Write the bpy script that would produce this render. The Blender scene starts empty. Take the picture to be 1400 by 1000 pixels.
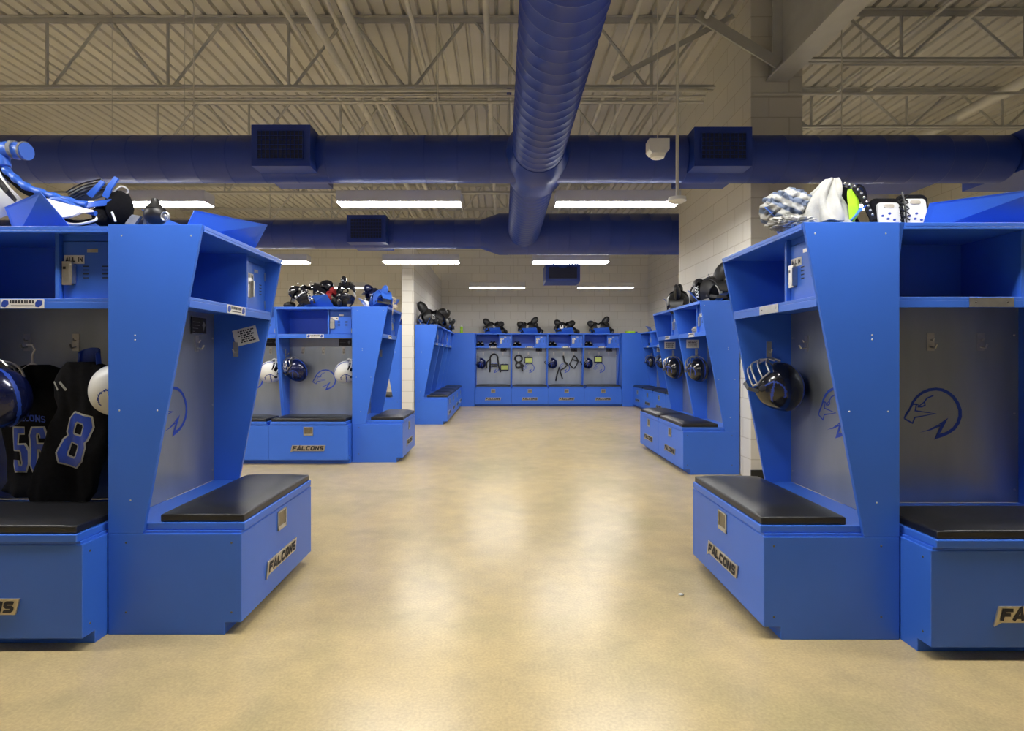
import bpy, bmesh, math, random
from mathutils import Vector, Matrix, noise
random.seed(7)
scene = bpy.context.scene
COL = scene.collection
PI = math.pi
EYE = 1.24

# ------------------------------------------------------------------ materials
def mat(name, col, rough=.5, metal=0.0, noise_amt=0.0, noise_scale=8.0, bump=0.0, bump_scale=60.0, coat=0.0, spec=.5, stretch=None):
    m = bpy.data.materials.new(name); m.use_nodes = True
    nt = m.node_tree; b = nt.nodes['Principled BSDF']
    b.inputs['Base Color'].default_value = (*col, 1)
    b.inputs['Roughness'].default_value = rough
    b.inputs['Metallic'].default_value = metal
    b.inputs['Specular IOR Level'].default_value = spec
    b.inputs['Coat Weight'].default_value = coat
    tc = nt.nodes.new('ShaderNodeTexCoord'); mp = nt.nodes.new('ShaderNodeMapping')
    nt.links.new(tc.outputs['Object'], mp.inputs['Vector'])
    if stretch: mp.inputs['Scale'].default_value = stretch
    n = nt.nodes.new('ShaderNodeTexNoise'); n.inputs['Scale'].default_value = noise_scale; n.inputs['Detail'].default_value = 5
    nt.links.new(mp.outputs['Vector'], n.inputs['Vector'])
    mr = nt.nodes.new('ShaderNodeMapRange')
    mr.inputs['From Min'].default_value = .3; mr.inputs['From Max'].default_value = .7
    mr.inputs['To Min'].default_value = 1-noise_amt; mr.inputs['To Max'].default_value = 1+noise_amt
    nt.links.new(n.outputs['Fac'], mr.inputs['Value'])
    mx = nt.nodes.new('ShaderNodeMix'); mx.data_type = 'RGBA'; mx.blend_type = 'MULTIPLY'; mx.inputs['Factor'].default_value = 1
    mx.inputs['A'].default_value = (*col, 1)
    nt.links.new(mr.outputs['Result'], mx.inputs['B']); nt.links.new(mx.outputs['Result'], b.inputs['Base Color'])
    if bump:
        n2 = nt.nodes.new('ShaderNodeTexNoise'); n2.inputs['Scale'].default_value = bump_scale
        nt.links.new(mp.outputs['Vector'], n2.inputs['Vector'])
        bp = nt.nodes.new('ShaderNodeBump'); bp.inputs['Strength'].default_value = bump; bp.inputs['Distance'].default_value = .01
        nt.links.new(n2.outputs['Fac'], bp.inputs['Height']); nt.links.new(bp.outputs['Normal'], b.inputs['Normal'])
    return m

M = {}
M['blue'] = mat('blue_powder_coat', (.040, .155, .70), .38, 0, .03, 3, .03, 300)
M['duct'] = mat('blue_duct_paint', (.011, .040, .30), .40, 0, .08, 2)
M['silver'] = mat('galvanised_panel', (.38, .42, .48), .40, .75, .10, 5, .02, 80, stretch=(1, 1, .25))
M['steel'] = mat('brushed_steel', (.56, .55, .53), .3, .9, .08, 40)
M['darksteel'] = mat('dark_recess', (.10, .09, .08), .5, .3, .1, 20)
M['vinyl'] = mat('black_vinyl', (.009, .009, .011), .36, 0, .12, 30, .12, 220, spec=.6)
M['black'] = mat('black_plastic', (.012, .012, .014), .42, 0, .1, 20)
M['blackcloth'] = mat('black_cloth', (.006, .006, .008), .9, 0, .25, 60, .2, 400, spec=.15)
M['gloss'] = mat('gloss_black', (.008, .009, .016), .18, .0, .1, 12, coat=.4)
M['helmetblue'] = mat('helmet_midnight_blue', (.006, .010, .06), .22, .2, .2, 12, coat=.4)
M['decal'] = mat('decal_royal_blue', (.015, .055, .38), .4, 0, .05, 10)
M['emblem'] = mat('emblem_blue', (.018, .07, .52), .45, 0, .05, 10)
M['white'] = mat('white_plastic', (.78, .78, .76), .35, 0, .04, 10)
M['whitecloth'] = mat('white_cloth', (.38, .38, .355), .8, 0, .12, 18, .2, 200)
M['greycloth'] = mat('grey_cloth', (.22, .23, .25), .85, 0, .15, 30, .2, 200)
M['paper'] = mat('white_paper', (.72, .72, .70), .7, 0, .03, 20)
M['ink'] = mat('black_ink', (.02, .02, .03), .7, 0, .05, 20)
M['badge'] = mat('badge_silver_edge', (.55, .50, .42), .3, .85, .08, 40)
M['red'] = mat('red_padding', (.30, .01, .015), .6, 0, .2, 20)
M['lime'] = mat('lime_padding', (.40, .75, .02), .5, 0, .15, 20)
M['limecard'] = mat('lime_card', (.52, .60, .16), .6, 0, .05, 20)
M['cream'] = mat('cream_padding', (.48, .43, .34), .8, 0, .15, 20)
M['joist'] = mat('grey_steel_paint', (.54, .54, .53), .5, 0, .06, 6)
M['pipe'] = mat('offwhite_pipe_paint', (.70, .68, .62), .45, 0, .08, 6)
M['lampbody'] = mat('lamp_white_body', (.62, .62, .64), .4, 0, .03, 6)
M['grille'] = mat('grille_dark', (.008, .012, .05), .6, 0, .2, 60)
M['baseblack'] = mat('black_rubber_base', (.015, .015, .015), .5, 0, .1, 20)

def deck_mat():
    m = mat('roof_deck_paint', (.62, .60, .56), .6, 0, .10, 1.3)
    return m
M['deck'] = deck_mat(); M['pocket'] = mat('latch_pocket', (.22, .19, .14), .35, .7, .2, 30)

def block_mat():
    m = bpy.data.materials.new('painted_block'); m.use_nodes = True
    nt = m.node_tree; b = nt.nodes['Principled BSDF']; b.inputs['Roughness'].default_value = .55
    tc = nt.nodes.new('ShaderNodeTexCoord'); sp = nt.nodes.new('ShaderNodeSeparateXYZ')
    nt.links.new(tc.outputs['Object'], sp.inputs[0])
    ad = nt.nodes.new('ShaderNodeMath'); ad.operation = 'ADD'
    nt.links.new(sp.outputs['X'], ad.inputs[0]); nt.links.new(sp.outputs['Y'], ad.inputs[1])
    cb = nt.nodes.new('ShaderNodeCombineXYZ'); nt.links.new(ad.outputs[0], cb.inputs['X']); nt.links.new(sp.outputs['Z'], cb.inputs['Y'])
    br = nt.nodes.new('ShaderNodeTexBrick'); nt.links.new(cb.outputs[0], br.inputs['Vector'])
    br.inputs['Scale'].default_value = 1; br.inputs['Brick Width'].default_value = .406; br.inputs['Row Height'].default_value = .203
    br.inputs['Mortar Size'].default_value = .006; br.inputs['Mortar Smooth'].default_value = .4
    br.inputs['Color1'].default_value = (.72, .69, .63, 1); br.inputs['Color2'].default_value = (.68, .66, .60, 1)
    br.inputs['Mortar'].default_value = (.54, .50, .43, 1)
    nt.links.new(br.outputs['Color'], b.inputs['Base Color'])
    n = nt.nodes.new('ShaderNodeTexNoise'); n.inputs['Scale'].default_value = 120
    nt.links.new(tc.outputs['Object'], n.inputs['Vector'])
    mm = nt.nodes.new('ShaderNodeMath'); mm.operation = 'MULTIPLY_ADD'; mm.inputs[1].default_value = -1.0
    nt.links.new(br.outputs['Fac'], mm.inputs[0])
    n_s = nt.nodes.new('ShaderNodeMath'); n_s.operation = 'MULTIPLY'; n_s.inputs[1].default_value = .25
    nt.links.new(n.outputs['Fac'], n_s.inputs[0]); nt.links.new(n_s.outputs[0], mm.inputs[2])
    bp = nt.nodes.new('ShaderNodeBump'); bp.inputs['Strength'].default_value = .35; bp.inputs['Distance'].default_value = .004
    nt.links.new(mm.outputs[0], bp.inputs['Height']); nt.links.new(bp.outputs['Normal'], b.inputs['Normal'])
    return m
M['block'] = block_mat()

def floor_mat():
    m = bpy.data.materials.new('polished_concrete'); m.use_nodes = True
    nt = m.node_tree; b = nt.nodes['Principled BSDF']
    tc = nt.nodes.new('ShaderNodeTexCoord')
    n1 = nt.nodes.new('ShaderNodeTexNoise'); n1.inputs['Scale'].default_value = .9; n1.inputs['Detail'].default_value = 8; n1.inputs['Roughness'].default_value = .6
    n1.inputs['Distortion'].default_value = .4
    n2 = nt.nodes.new('ShaderNodeTexNoise'); n2.inputs['Scale'].default_value = 5.5; n2.inputs['Detail'].default_value = 8; n2.inputs['Roughness'].default_value = .65
    n3 = nt.nodes.new('ShaderNodeTexNoise'); n3.inputs['Scale'].default_value = 90; n3.inputs['Detail'].default_value = 3
    for n in (n1, n2, n3): nt.links.new(tc.outputs['Object'], n.inputs['Vector'])
    cr = nt.nodes.new('ShaderNodeValToRGB'); e = cr.color_ramp.elements
    e[0].position = .33; e[0].color = (.49, .40, .20, 1)
    e[1].position = .68; e[1].color = (.62, .475, .222, 1)
    k = cr.color_ramp.elements.new(.50); k.color = (.575, .45, .23, 1)
    nt.links.new(n1.outputs['Fac'], cr.inputs['Fac'])
    cr2 = nt.nodes.new('ShaderNodeValToRGB'); e = cr2.color_ramp.elements
    e[0].position = .3; e[0].color = (.89, .90, .92, 1); e[1].position = .7; e[1].color = (1.08, 1.07, 1.04, 1)
    nt.links.new(n2.outputs['Fac'], cr2.inputs['Fac'])
    mx = nt.nodes.new('ShaderNodeMix'); mx.data_type = 'RGBA'; mx.blend_type = 'MULTIPLY'; mx.inputs['Factor'].default_value = 1
    nt.links.new(cr.outputs['Color'], mx.inputs['A']); nt.links.new(cr2.outputs['Color'], mx.inputs['B'])
    cr3 = nt.nodes.new('ShaderNodeValToRGB'); e = cr3.color_ramp.elements
    e[0].position = .35; e[0].color = (.9, .9, .9, 1); e[1].position = .7; e[1].color = (1.06, 1.06, 1.06, 1)
    nt.links.new(n3.outputs['Fac'], cr3.inputs['Fac'])
    mx2 = nt.nodes.new('ShaderNodeMix'); mx2.data_type = 'RGBA'; mx2.blend_type = 'MULTIPLY'; mx2.inputs['Factor'].default_value = 1
    nt.links.new(mx.outputs['Result'], mx2.inputs['A']); nt.links.new(cr3.outputs['Color'], mx2.inputs['B'])
    nt.links.new(mx2.outputs['Result'], b.inputs['Base Color'])
    b.inputs['Roughness'].default_value = .26
    b.inputs['Specular IOR Level'].default_value = .55
    bp = nt.nodes.new('ShaderNodeBump'); bp.inputs['Strength'].default_value = .05; bp.inputs['Distance'].default_value = .01
    nt.links.new(n2.outputs['Fac'], bp.inputs['Height']); nt.links.new(bp.outputs['Normal'], b.inputs['Normal'])
    return m
M['floor'] = floor_mat()

def stripe_mat():
    m = bpy.data.materials.new('striped_jersey'); m.use_nodes = True
    nt = m.node_tree; b = nt.nodes['Principled BSDF']; b.inputs['Roughness'].default_value = .8
    tc = nt.nodes.new('ShaderNodeTexCoord'); mp = nt.nodes.new('ShaderNodeMapping'); mp.inputs['Rotation'].default_value = (0, math.radians(65), .3)
    nt.links.new(tc.outputs['Object'], mp.inputs['Vector'])
    w = nt.nodes.new('ShaderNodeTexWave'); w.inputs['Scale'].default_value = 6; w.inputs['Distortion'].default_value = 3.0; w.inputs['Detail'].default_value = 1
    nt.links.new(mp.outputs['Vector'], w.inputs['Vector'])
    cr = nt.nodes.new('ShaderNodeValToRGB'); e = cr.color_ramp.elements
    e[0].position = .30; e[0].color = (.10, .13, .20, 1); e[1].position = .62; e[1].color = (.40, .40, .38, 1)
    nt.links.new(w.outputs['Fac'], cr.inputs['Fac']); nt.links.new(cr.outputs['Color'], b.inputs['Base Color'])
    return m
M['stripe'] = stripe_mat()

def emit(name, col, s):
    m = bpy.data.materials.new(name); m.use_nodes = True
    b = m.node_tree.nodes['Principled BSDF']
    b.inputs['Base Color'].default_value = (.8, .8, .8, 1)
    b.inputs['Emission Color'].default_value = (*col, 1); b.inputs['Emission Strength'].default_value = s
    return m
M['lamp'] = emit('lamp_diffuser_glow', (1.0, .98, .94), 22.0)

# ------------------------------------------------------------------ mesh builder
class MB:
    def __init__(s): s.v = []; s.f = []; s.m = []; s.mi = 0
    def add(s, verts, faces):
        o = len(s.v); s.v += [tuple(v) for v in verts]
        for f in faces: s.f.append([i+o for i in f]); s.m.append(s.mi)
    def box(s, x0, x1, y0, y1, z0, z1):
        v = [(x0,y0,z0),(x1,y0,z0),(x1,y1,z0),(x0,y1,z0),(x0,y0,z1),(x1,y0,z1),(x1,y1,z1),(x0,y1,z1)]
        s.add(v, [(3,2,1,0),(4,5,6,7),(0,1,5,4),(1,2,6,5),(2,3,7,6),(3,0,4,7)])
    def hexa(s, v): s.add(v, [(3,2,1,0),(4,5,6,7),(0,1,5,4),(1,2,6,5),(2,3,7,6),(3,0,4,7)])
    def prism(s, poly, a0, a1, axis='x'):
        n = len(poly); v = []
        for a in (a0, a1):
            for p in poly:
                v.append({'x': (a, p[0], p[1]), 'y': (p[0], a, p[1]), 'z': (p[0], p[1], a)}[axis])
        f = [list(range(n))[::-1], list(range(n, 2*n))]
        for i in range(n): j = (i+1) % n; f.append([i, j, n+j, n+i])
        s.add(v, f)
    def tube(s, pts, r, n=8, closed=False, rr=None):
        pts = [Vector(p) for p in pts]; N = len(pts); rings = []
        prev = None
        for i, p in enumerate(pts):
            if closed: t = pts[(i+1) % N]-pts[i-1]
            else: t = pts[min(i+1, N-1)]-pts[max(i-1, 0)]
            if t.length < 1e-9: t = Vector((0,0,1))
            t.normalize()
            if prev is None:
                a = Vector((0,0,1)) if abs(t.z) < .9 else Vector((1,0,0)); u = t.cross(a).normalized()
            else:
                u = (prev - t*prev.dot(t)); u = u.normalized() if u.length > 1e-6 else t.orthogonal().normalized()
            prev = u; w = t.cross(u)
            R = rr[i] if rr else r
            rings.append([p+u*math.cos(2*PI*k/n)*R+w*math.sin(2*PI*k/n)*R for k in range(n)])
        v = [q for ring in rings for q in ring]; f = []
        for i in range(N if closed else N-1):
            j = (i+1) % N
            for k in range(n): l = (k+1) % n; f.append([i*n+k, i*n+l, j*n+l, j*n+k])
        if not closed:
            f.append(list(range(n))[::-1]); f.append([(N-1)*n+k for k in range(n)])
        s.add(v, f)
    def strap(s, pts, w, t, side):
        """flat band of width w along 'side' and thickness t"""
        pts = [Vector(p) for p in pts]; side = Vector(side).normalized(); N = len(pts); v = []
        for i, p in enumerate(pts):
            tg = (pts[min(i+1, N-1)]-pts[max(i-1, 0)]).normalized(); nn = tg.cross(side)
            nn = nn.normalized() if nn.length > 1e-6 else Vector((0,0,1))
            sd = nn.cross(tg).normalized()
            for a, b in ((-1,-1),(1,-1),(1,1),(-1,1)): v.append(p+sd*a*w/2+nn*b*t/2)
        f = []
        for i in range(N-1):
            for k in range(4): l = (k+1) % 4; f.append([i*4+k, i*4+l, i*4+4+l, i*4+4+k])
        f.append([3,2,1,0]); f.append([(N-1)*4+k for k in range(4)])
        s.add(v, f)
    def ball(s, c, r, n=16, m=10, fn=None):
        if not hasattr(r, '__len__'): r = (r, r, r)
        v = []; f = []
        for i in range(m+1):
            th = PI*i/m
            for k in range(n):
                ph = 2*PI*k/n
                d = Vector((math.sin(th)*math.cos(ph), math.sin(th)*math.sin(ph), math.cos(th)))
                q = fn(d) if fn else 1.0
                v.append((c[0]+d.x*r[0]*q, c[1]+d.y*r[1]*q, c[2]+d.z*r[2]*q))
        for i in range(m):
            for k in range(n): l = (k+1) % n; f.append([i*n+k, (i+1)*n+k, (i+1)*n+l, i*n+l])
        s.add(v, f)
    def lathe(s, prof, c=(0,0,0), axis='z', n=24):
        v = []; f = []
        for (r, h) in prof:
            for k in range(n):
                a = 2*PI*k/n; x, y = r*math.cos(a), r*math.sin(a)
                q = {'z': (x, y, h), 'y': (x, h, y), 'x': (h, x, y)}[axis]
                v.append((c[0]+q[0], c[1]+q[1], c[2]+q[2]))
        for i in range(len(prof)-1):
            for k in range(n): l = (k+1) % n; f.append([i*n+k, i*n+l, (i+1)*n+l, (i+1)*n+k])
        s.add(v, f)
        s.add([v[k] for k in range(n)], [list(range(n))[::-1]])
        s.add([v[(len(prof)-1)*n+k] for k in range(n)], [list(range(n))])
    def grid(s, P, nu, nv):
        """P(u,v)->point with u,v in 0..1"""
        v = [P(i/nu, j/nv) for j in range(nv+1) for i in range(nu+1)]
        f = [[j*(nu+1)+i, j*(nu+1)+i+1, (j+1)*(nu+1)+i+1, (j+1)*(nu+1)+i] for j in range(nv) for i in range(nu)]
        s.add(v, f)
    def sheet(s, P, nu, nv, t, closed_n=None):
        """grid surface given a thickness t along its normals"""
        pts = [[Vector(P(i/nu, j/nv)) for i in range(nu+1)] for j in range(nv+1)]
        top = []; bot = []
        for j in range(nv+1):
            for i in range(nu+1):
                a = pts[j][min(i+1, nu)]-pts[j][max(i-1, 0)]; b = pts[min(j+1, nv)][i]-pts[max(j-1, 0)][i]
                nn = a.cross(b); nn = nn.normalized() if nn.length > 1e-9 else Vector((0,0,1))
                top.append(pts[j][i]+nn*t/2); bot.append(pts[j][i]-nn*t/2)
        W = nu+1; K = len(top); f = []
        for j in range(nv):
            for i in range(nu):
                a, b, c, d = j*W+i, j*W+i+1, (j+1)*W+i+1, (j+1)*W+i
                f.append([a, b, c, d]); f.append([K+d, K+c, K+b, K+a])
        for j in range(nv):
            a, d = j*W, (j+1)*W; f.append([a, d, K+d, K+a])
            a, d = j*W+nu, (j+1)*W+nu; f.append([d, a, K+a, K+d])
        for i in range(nu):
            f.append([i+1, i, K+i, K+i+1]); a = nv*W+i; f.append([a, a+1, K+a+1, K+a])
        s.add(top+bot, f)
    def mesh(s, name, mats, smooth=False, angle=40):
        me = bpy.data.meshes.new(name); me.from_pydata(s.v, [], s.f); me.update()
        for m in (mats if isinstance(mats, (list, tuple)) else [mats]): me.materials.append(M[m] if isinstance(m, str) else m)
        me.polygons.foreach_set('material_index', s.m)
        bm = bmesh.new(); bm.from_mesh(me); bmesh.ops.recalc_face_normals(bm, faces=bm.faces); bm.to_mesh(me); bm.free()
        if smooth:
            me.polygons.foreach_set('use_smooth', [True]*len(me.polygons))
            try: me.set_sharp_from_angle(angle=math.radians(angle))
            except Exception: pass
        me.update(); return me
    def build(s, name, mats, parent=None, loc=(0,0,0), rot=(0,0,0), smooth=False, bevel=0, seg=2, angle=40):
        o = bpy.data.objects.new(name, s.mesh(name, mats, smooth, angle)); COL.objects.link(o)
        o.location = loc; o.rotation_euler = rot
        if parent: o.parent = parent
        if bevel:
            b = o.modifiers.new('bevel', 'BEVEL'); b.width = bevel; b.segments = seg; b.limit_method = 'ANGLE'; b.angle_limit = math.radians(35)
        return o

def tag(o, label=None, cat=None, group=None, kind=None):
    if label: o['label'] = label
    if cat: o['category'] = cat
    if group: o['group'] = group
    if kind: o['kind'] = kind
    return o
def empty(name, loc=(0,0,0), rz=0, label=None, cat=None, group=None, rot=None):
    o = bpy.data.objects.new(name, None); COL.objects.link(o); o.empty_display_size = .1
    o.location = loc; o.rotation_euler = rot if rot else (0, 0, rz)
    return tag(o, label, cat, group)
def children(o): return [c for c in bpy.data.objects if c.parent == o]
def copy_tree(o, parent=None):
    c = o.copy(); COL.objects.link(c)
    if parent: c.parent = parent
    for ch in children(o): copy_tree(ch, c)
    return c
def struct(o): o['kind'] = 'structure'; return o
def part(o, label): o['label'] = label; return o

def ribbon(mb, pts, w, closed=False, fn=None, y=0.0, step=.02, across=3):
    """flat ribbon in the XZ plane with mitred corners; fn(x,z) gives its y"""
    P = [Vector((p[0], p[1])) for p in pts]; N = len(P); L = []; R = []
    for i in range(N):
        if closed or 0 < i < N-1:
            a = (P[i]-P[i-1]).normalized(); b = (P[(i+1) % N]-P[i]).normalized()
            n1 = Vector((-a.y, a.x)); n2 = Vector((-b.y, b.x)); m = (n1+n2)
            m = m.normalized() if m.length > 1e-4 else n1
            k = 1/max(.45, m.dot(n1))
        elif i == 0: b = (P[1]-P[0]).normalized(); m = Vector((-b.y, b.x)); k = 1
        else: a = (P[-1]-P[-2]).normalized(); m = Vector((-a.y, a.x)); k = 1
        ww = w[i] if hasattr(w, '__len__') else w
        L.append(P[i]+m*k*ww/2); R.append(P[i]-m*k*ww/2)
    f = fn or (lambda x, z: y)
    for i in range(N if closed else N-1):
        j = (i+1) % N; n = max(1, int((P[j]-P[i]).length/step))
        vs = []; fs = []
        for a in range(n+1):
            for c in range(across+1):
                q = (L[i].lerp(L[j], a/n)).lerp(R[i].lerp(R[j], a/n), c/across)
                vs.append((q.x, f(q.x, q.y), q.y))
        W = across+1
        for a in range(n):
            for c in range(across): fs.append([a*W+c, a*W+c+1, (a+1)*W+c+1, (a+1)*W+c])
        mb.add(vs, fs)

GL = {'F': [[(.12,0),(.12,1)],[(.12,.88),(1,.88)],[(.12,.50),(.85,.50)]],
      'A': [[(.05,0),(.5,1.0),(.95,0)],[(.25,.30),(.75,.30)]],
      'L': [[(.12,1),(.12,.12),(1,.12)]],
      'C': [[(.95,.80),(.80,.88),(.28,.88),(.12,.74),(.12,.26),(.28,.12),(.80,.12),(.95,.20)]],
      'O': [[(.12,.5),(.12,.74),(.28,.88),(.74,.88),(.90,.74),(.90,.26),(.74,.12),(.28,.12),(.12,.26),(.12,.5)]],
      'N': [[(.12,0),(.12,1)],[(.12,.92),(.88,.08)],[(.88,0),(.88,1)]],
      'S': [[(.92,.82),(.78,.88),(.26,.88),(.12,.76),(.14,.58),(.28,.50),(.74,.50),(.88,.40),(.88,.24),(.74,.12),(.22,.12),(.08,.18)]],
      'I': [[(.5,0),(.5,1)]]}
def word(mb, txt, w, h, stroke, fn, shear=0.0, cx=0.0, cz=0.0, arch=0.0, gap=.22):
    wid = [(.35 if c == 'I' else .5 if c == ' ' else 1.0) for c in txt]
    tot = sum(wid)+gap*(len(txt)-1); u = w/tot; x = -w/2
    for c, wc in zip(txt, wid):
        for st in GL.get(c, []):
            pts = []
            for (a, b) in st:
                a = (a-.5)*0+.5 if c == 'I' else a
                px_ = x+a*u*wc; pz = (b-.5)*h
                pts.append((cx+px_+shear*pz, cz+pz-arch*px_*px_))
            ribbon(mb, pts, stroke, False, fn, step=.01, across=2)
        x += u*(wc+gap)

def P(px, py, d):   # a point of the place at distance d
    s = 764.0/d
    return Vector(((px-686)/s, d, EYE+(488-py)/s))

# ------------------------------------------------------------------ the room
H = 4.92
XL, XR, YN, YF = -8.0, 7.6, -4.0, 14.8
mb = MB(); mb.box(XL-.2, XR+.2, YN-.2, YF+.2, -.2, 0); struct(mb.build('floor', 'floor'))
def deck():
    mb = MB(); p = .165; x = XL; prof = []
    while x < XR:
        prof += [(x, H), (x+.014, H+.038), (x+.034, H+.038), (x+.048, H)]
        x += p
    prof.append((x, H))
    v = []; f = []
    for (a, z) in prof: v += [(a, YN, z), (a, YF, z)]
    n = len(prof)
    for i in range(n-1): f.append([2*i, 2*i+2, 2*i+3, 2*i+1])
    mb.add(v, f)
    mb.box(XL-.2, XR+.2, YN-.2, YF+.2, H+.06, H+.2)
    return struct(mb.build('ceiling', 'deck'))
deck()
def wall(name, x0, x1, y0, y1, z1=H+.05, z0=0):
    mb = MB(); mb.box(x0, x1, y0, y1, z0, z1); return struct(mb.build(name, 'block'))
wall('wall_far', XL, 4.0, YF, YF+.2)
wall('wall_left', XL-.2, XL, YN, YF)
wall('wall_right', XR, XR+.2, YN, 10.2)
wall('wall_near', XL, XR, YN-.2, YN)
wall('wall_left_partition', -1.815, -1.60, 10.15, YF, 3.25)
wall('wall_right_pier', 2.51, 3.03, 5.63, 7.92)
wall('wall_right_far', 3.87, XR, 10.2, YF)
def base(name, x0, x1, y0, y1):
    mb = MB(); mb.box(x0, x1, y0, y1, 0, .10); struct(mb.build(name, 'baseblack'))
base('baseboard_right_pier', 2.507, 3.045, 5.615, 5.632)
base('baseboard_right_pier_end', 3.028, 3.042, 5.632, 7.92)
base('baseboard_left_partition', -1.82, -1.60, 10.135, 10.152)

# ------------------------------------------------------------------ steel above
def joist(x0, x1, y, zb, zt, label, first):
    r = empty('ceiling_joist', ((x0+x1)/2, y, zb), 0, label, 'joist', 'open web steel joists under the roof deck')
    cx = (x0+x1)/2; h = zt-zb
    m = MB()
    for s in (-1, 1): m.box(x0-cx, x1-cx, s*.012, s*.055, h-.006, h); m.box(x0-cx, x1-cx, s*.012-.003, s*.012+.003, h-.055, h)
    m.build('top_chord', 'joist', r)
    m = MB()
    for s in (-1, 1): m.box(x0-cx, x1-cx, s*.012, s*.055, 0, .006); m.box(x0-cx, x1-cx, s*.012-.003, s*.012+.003, 0, .045)
    m.build('bottom_chord', 'joist', r)
    x = -4.93
    while x < x1+1.3:
        for a, za, b, zb2 in ((x, 0, x, h-.03), (x+.05, .02, x+.60, h-.03), (x+.70, h-.03, x+1.26, .02)):
            if min(a, b) < x0 or max(a, b) > x1: continue
            t = MB(); t.tube([(a-cx, 0, za), (b-cx, 0, zb2)], .017, 5); t.build('web_bar', 'joist', r)
        x += 1.31
    return r
ys = [4.12, 6.06, 8.0, 9.94, 11.88, 13.82]
where = ['nearest the camera at the top of the picture', 'with conduits strapped under it', 'just behind the front crosswise duct', 'seen below the front crosswise duct', 'next to the rear crosswise duct', 'nearest the far wall']
for y, w in zip(ys, where):
    joist(-7.95, 2.30 if y not in () else 2.5, y, EYE+2.90, H-.005, 'grey roof joist over the main aisle, '+w, None)
for y, w in zip([4.05, 5.93, 7.66, 9.4], ['nearest the camera', 'beside the block pier', 'crossing behind the pipes in the upper right', 'closest to the rear block wall']):
    joist(3.06, 7.55, y, EYE+3.13, H-.005, 'shallow roof joist in the right bay, '+w, None)
# girder into the pier
g = empty('girder_beam', (2.77, 0, EYE+2.77), 0, 'deep pale grey steel girder running into the top of the block pier', 'beam')
m = MB(); m.box(-.11, .11, YN, 5.63, 0, .02); m.build('bottom_flange', 'joist', g)
m = MB(); m.box(-.11, .11, YN, 5.63, .84, .86); m.build('top_flange', 'joist', g)
m = MB(); m.box(-.008, .008, YN, 5.63, .02, .84); m.build('web_plate', 'joist', g)
m = MB(); m.box(-.10, .10, 5.50, 5.515, .02, .84); m.build('stiffener', 'joist', g)
b = MB(); A = Vector((1.95, 5.55, EYE+3.40)); B = Vector((2.70, 5.45, EYE+2.86))
b.strap([A, B], .15, .012, (0.3, .2, .45)); tag(b.build('brace_angle', 'joist'), 'flat pale steel brace slanting from a joist down to the girder end', 'brace')
b = MB(); b.strap([(1.2, 6.0, EYE+2.98), (2.45, 5.9, EYE+3.6)], .07, .012, (0, .3, 1)); tag(b.build('brace_angle', 'joist'), 'thin steel brace rising to the deck beside the block pier', 'brace')
b = MB(); b.box(-.05, .05, 0, .05, 0, .05)

def pipe(name, pts, r, label, group=None, cat='pipe', m='pipe'):
    mb = MB(); mb.tube(pts, r, 12); return tag(mb.build(name, m, smooth=True, angle=60), label, cat, group)
def ypipe(px, z, r, y0, y1, label, name='sprinkler_pipe'):
    x = (px-686)/488.0*z
    o = empty(name, (x, y0, EYE+z), 0, label, 'pipe', 'pale pipes running down the length of the ceiling')
    m1 = MB(); m1.tube([(0, 0, 0), (0, y1-y0, 0)], r, 12); m1.build('pipe_run', 'pipe', o, smooth=True, angle=60)
    y = y0+.9
    k = 0
    while y < y1-.3 and k < 5:
        m2 = MB(); m2.tube([(0, y-y0-.03, 0), (0, y-y0+.03, 0)], r*1.25, 12); m2.build('coupling', 'pipe', o, smooth=True, angle=60); y += 2.6; k += 1
    return o
for px, z, r, lb in ((415, 3.25, .042, 'thick cream pipe, left one of the close pair left of the main duct'),
                     (466, 3.25, .045, 'thick cream pipe, right one of the close pair left of the main duct'),
                     (446, 3.30, .022, 'thin cream pipe running between the two thick pipes'),
                     (380, 3.35, .022, 'thin cream pipe furthest left of the ceiling pipes'),
                     (556, 3.30, .022, 'thin cream pipe midway between the thick pair and the main duct'),
                     (664, 3.25, .030, 'cream pipe running alongside the main duct on its left'),
                     (877, 3.35, .026, 'thin cream pipe first to the right of the main duct'),
                     (918, 3.35, .022, 'thin cream pipe second to the right of the main duct'),
                     (980, 3.35, .024, 'thin cream pipe close to the block pier')):
    ypipe(px, z, r, 1.0, 5.5 if px == 980 else 14.6, lb)
for px, z, r, lb in ((1303, 3.42, .020, 'thin pipe in the right bay nearest the girder'), (1357, 3.42, .024, 'thin pipe in the right bay between two others')):
    x = (px-686)/488.0*z; ypipe(px, z, r, 1.0, 10.1, lb)
m = MB(); m.tube([(6.2, 3.0, EYE+3.27), (6.2, 7.0, EYE+3.27), (6.2, 10.1, EYE+3.27)], .07, 14)
tag(m.build('storm_drain_pipe', 'pipe', smooth=True, angle=60), 'thickest cream pipe slanting through the right bay near the side wall', 'pipe')
for zz, yy, r, lb in ((2.86, 6.00, .016, 'thin conduit strapped under the joist, upper of three'), (2.82, 6.05, .012, 'thin conduit strapped under the joist, middle of three'), (2.78, 6.10, .016, 'thin conduit strapped under the joist, lowest of three')):
    pipe('conduit', [(-7.9, yy, EYE+zz), (2.2, yy, EYE+zz)], r, lb, 'conduits strapped under the joist')
pipe('conduit', [(2.52, 5.612, EYE+2.64), (3.9, 5.612, EYE+2.64), (7.59, 5.612, EYE+2.66)], .016, 'thin conduit crossing in front of the block pier')
pipe('conduit', [(3.6, 5.9, EYE+3.08), (7.5, 5.9, EYE+3.08)], .018, 'thin conduit under the shallow joist of the right bay')
pipe('conduit', [(3.2, 8.8, EYE+3.60-.02-.35), (7.4, 8.8, EYE+3.23)], .018, 'thin conduit far back in the right bay')
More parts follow.
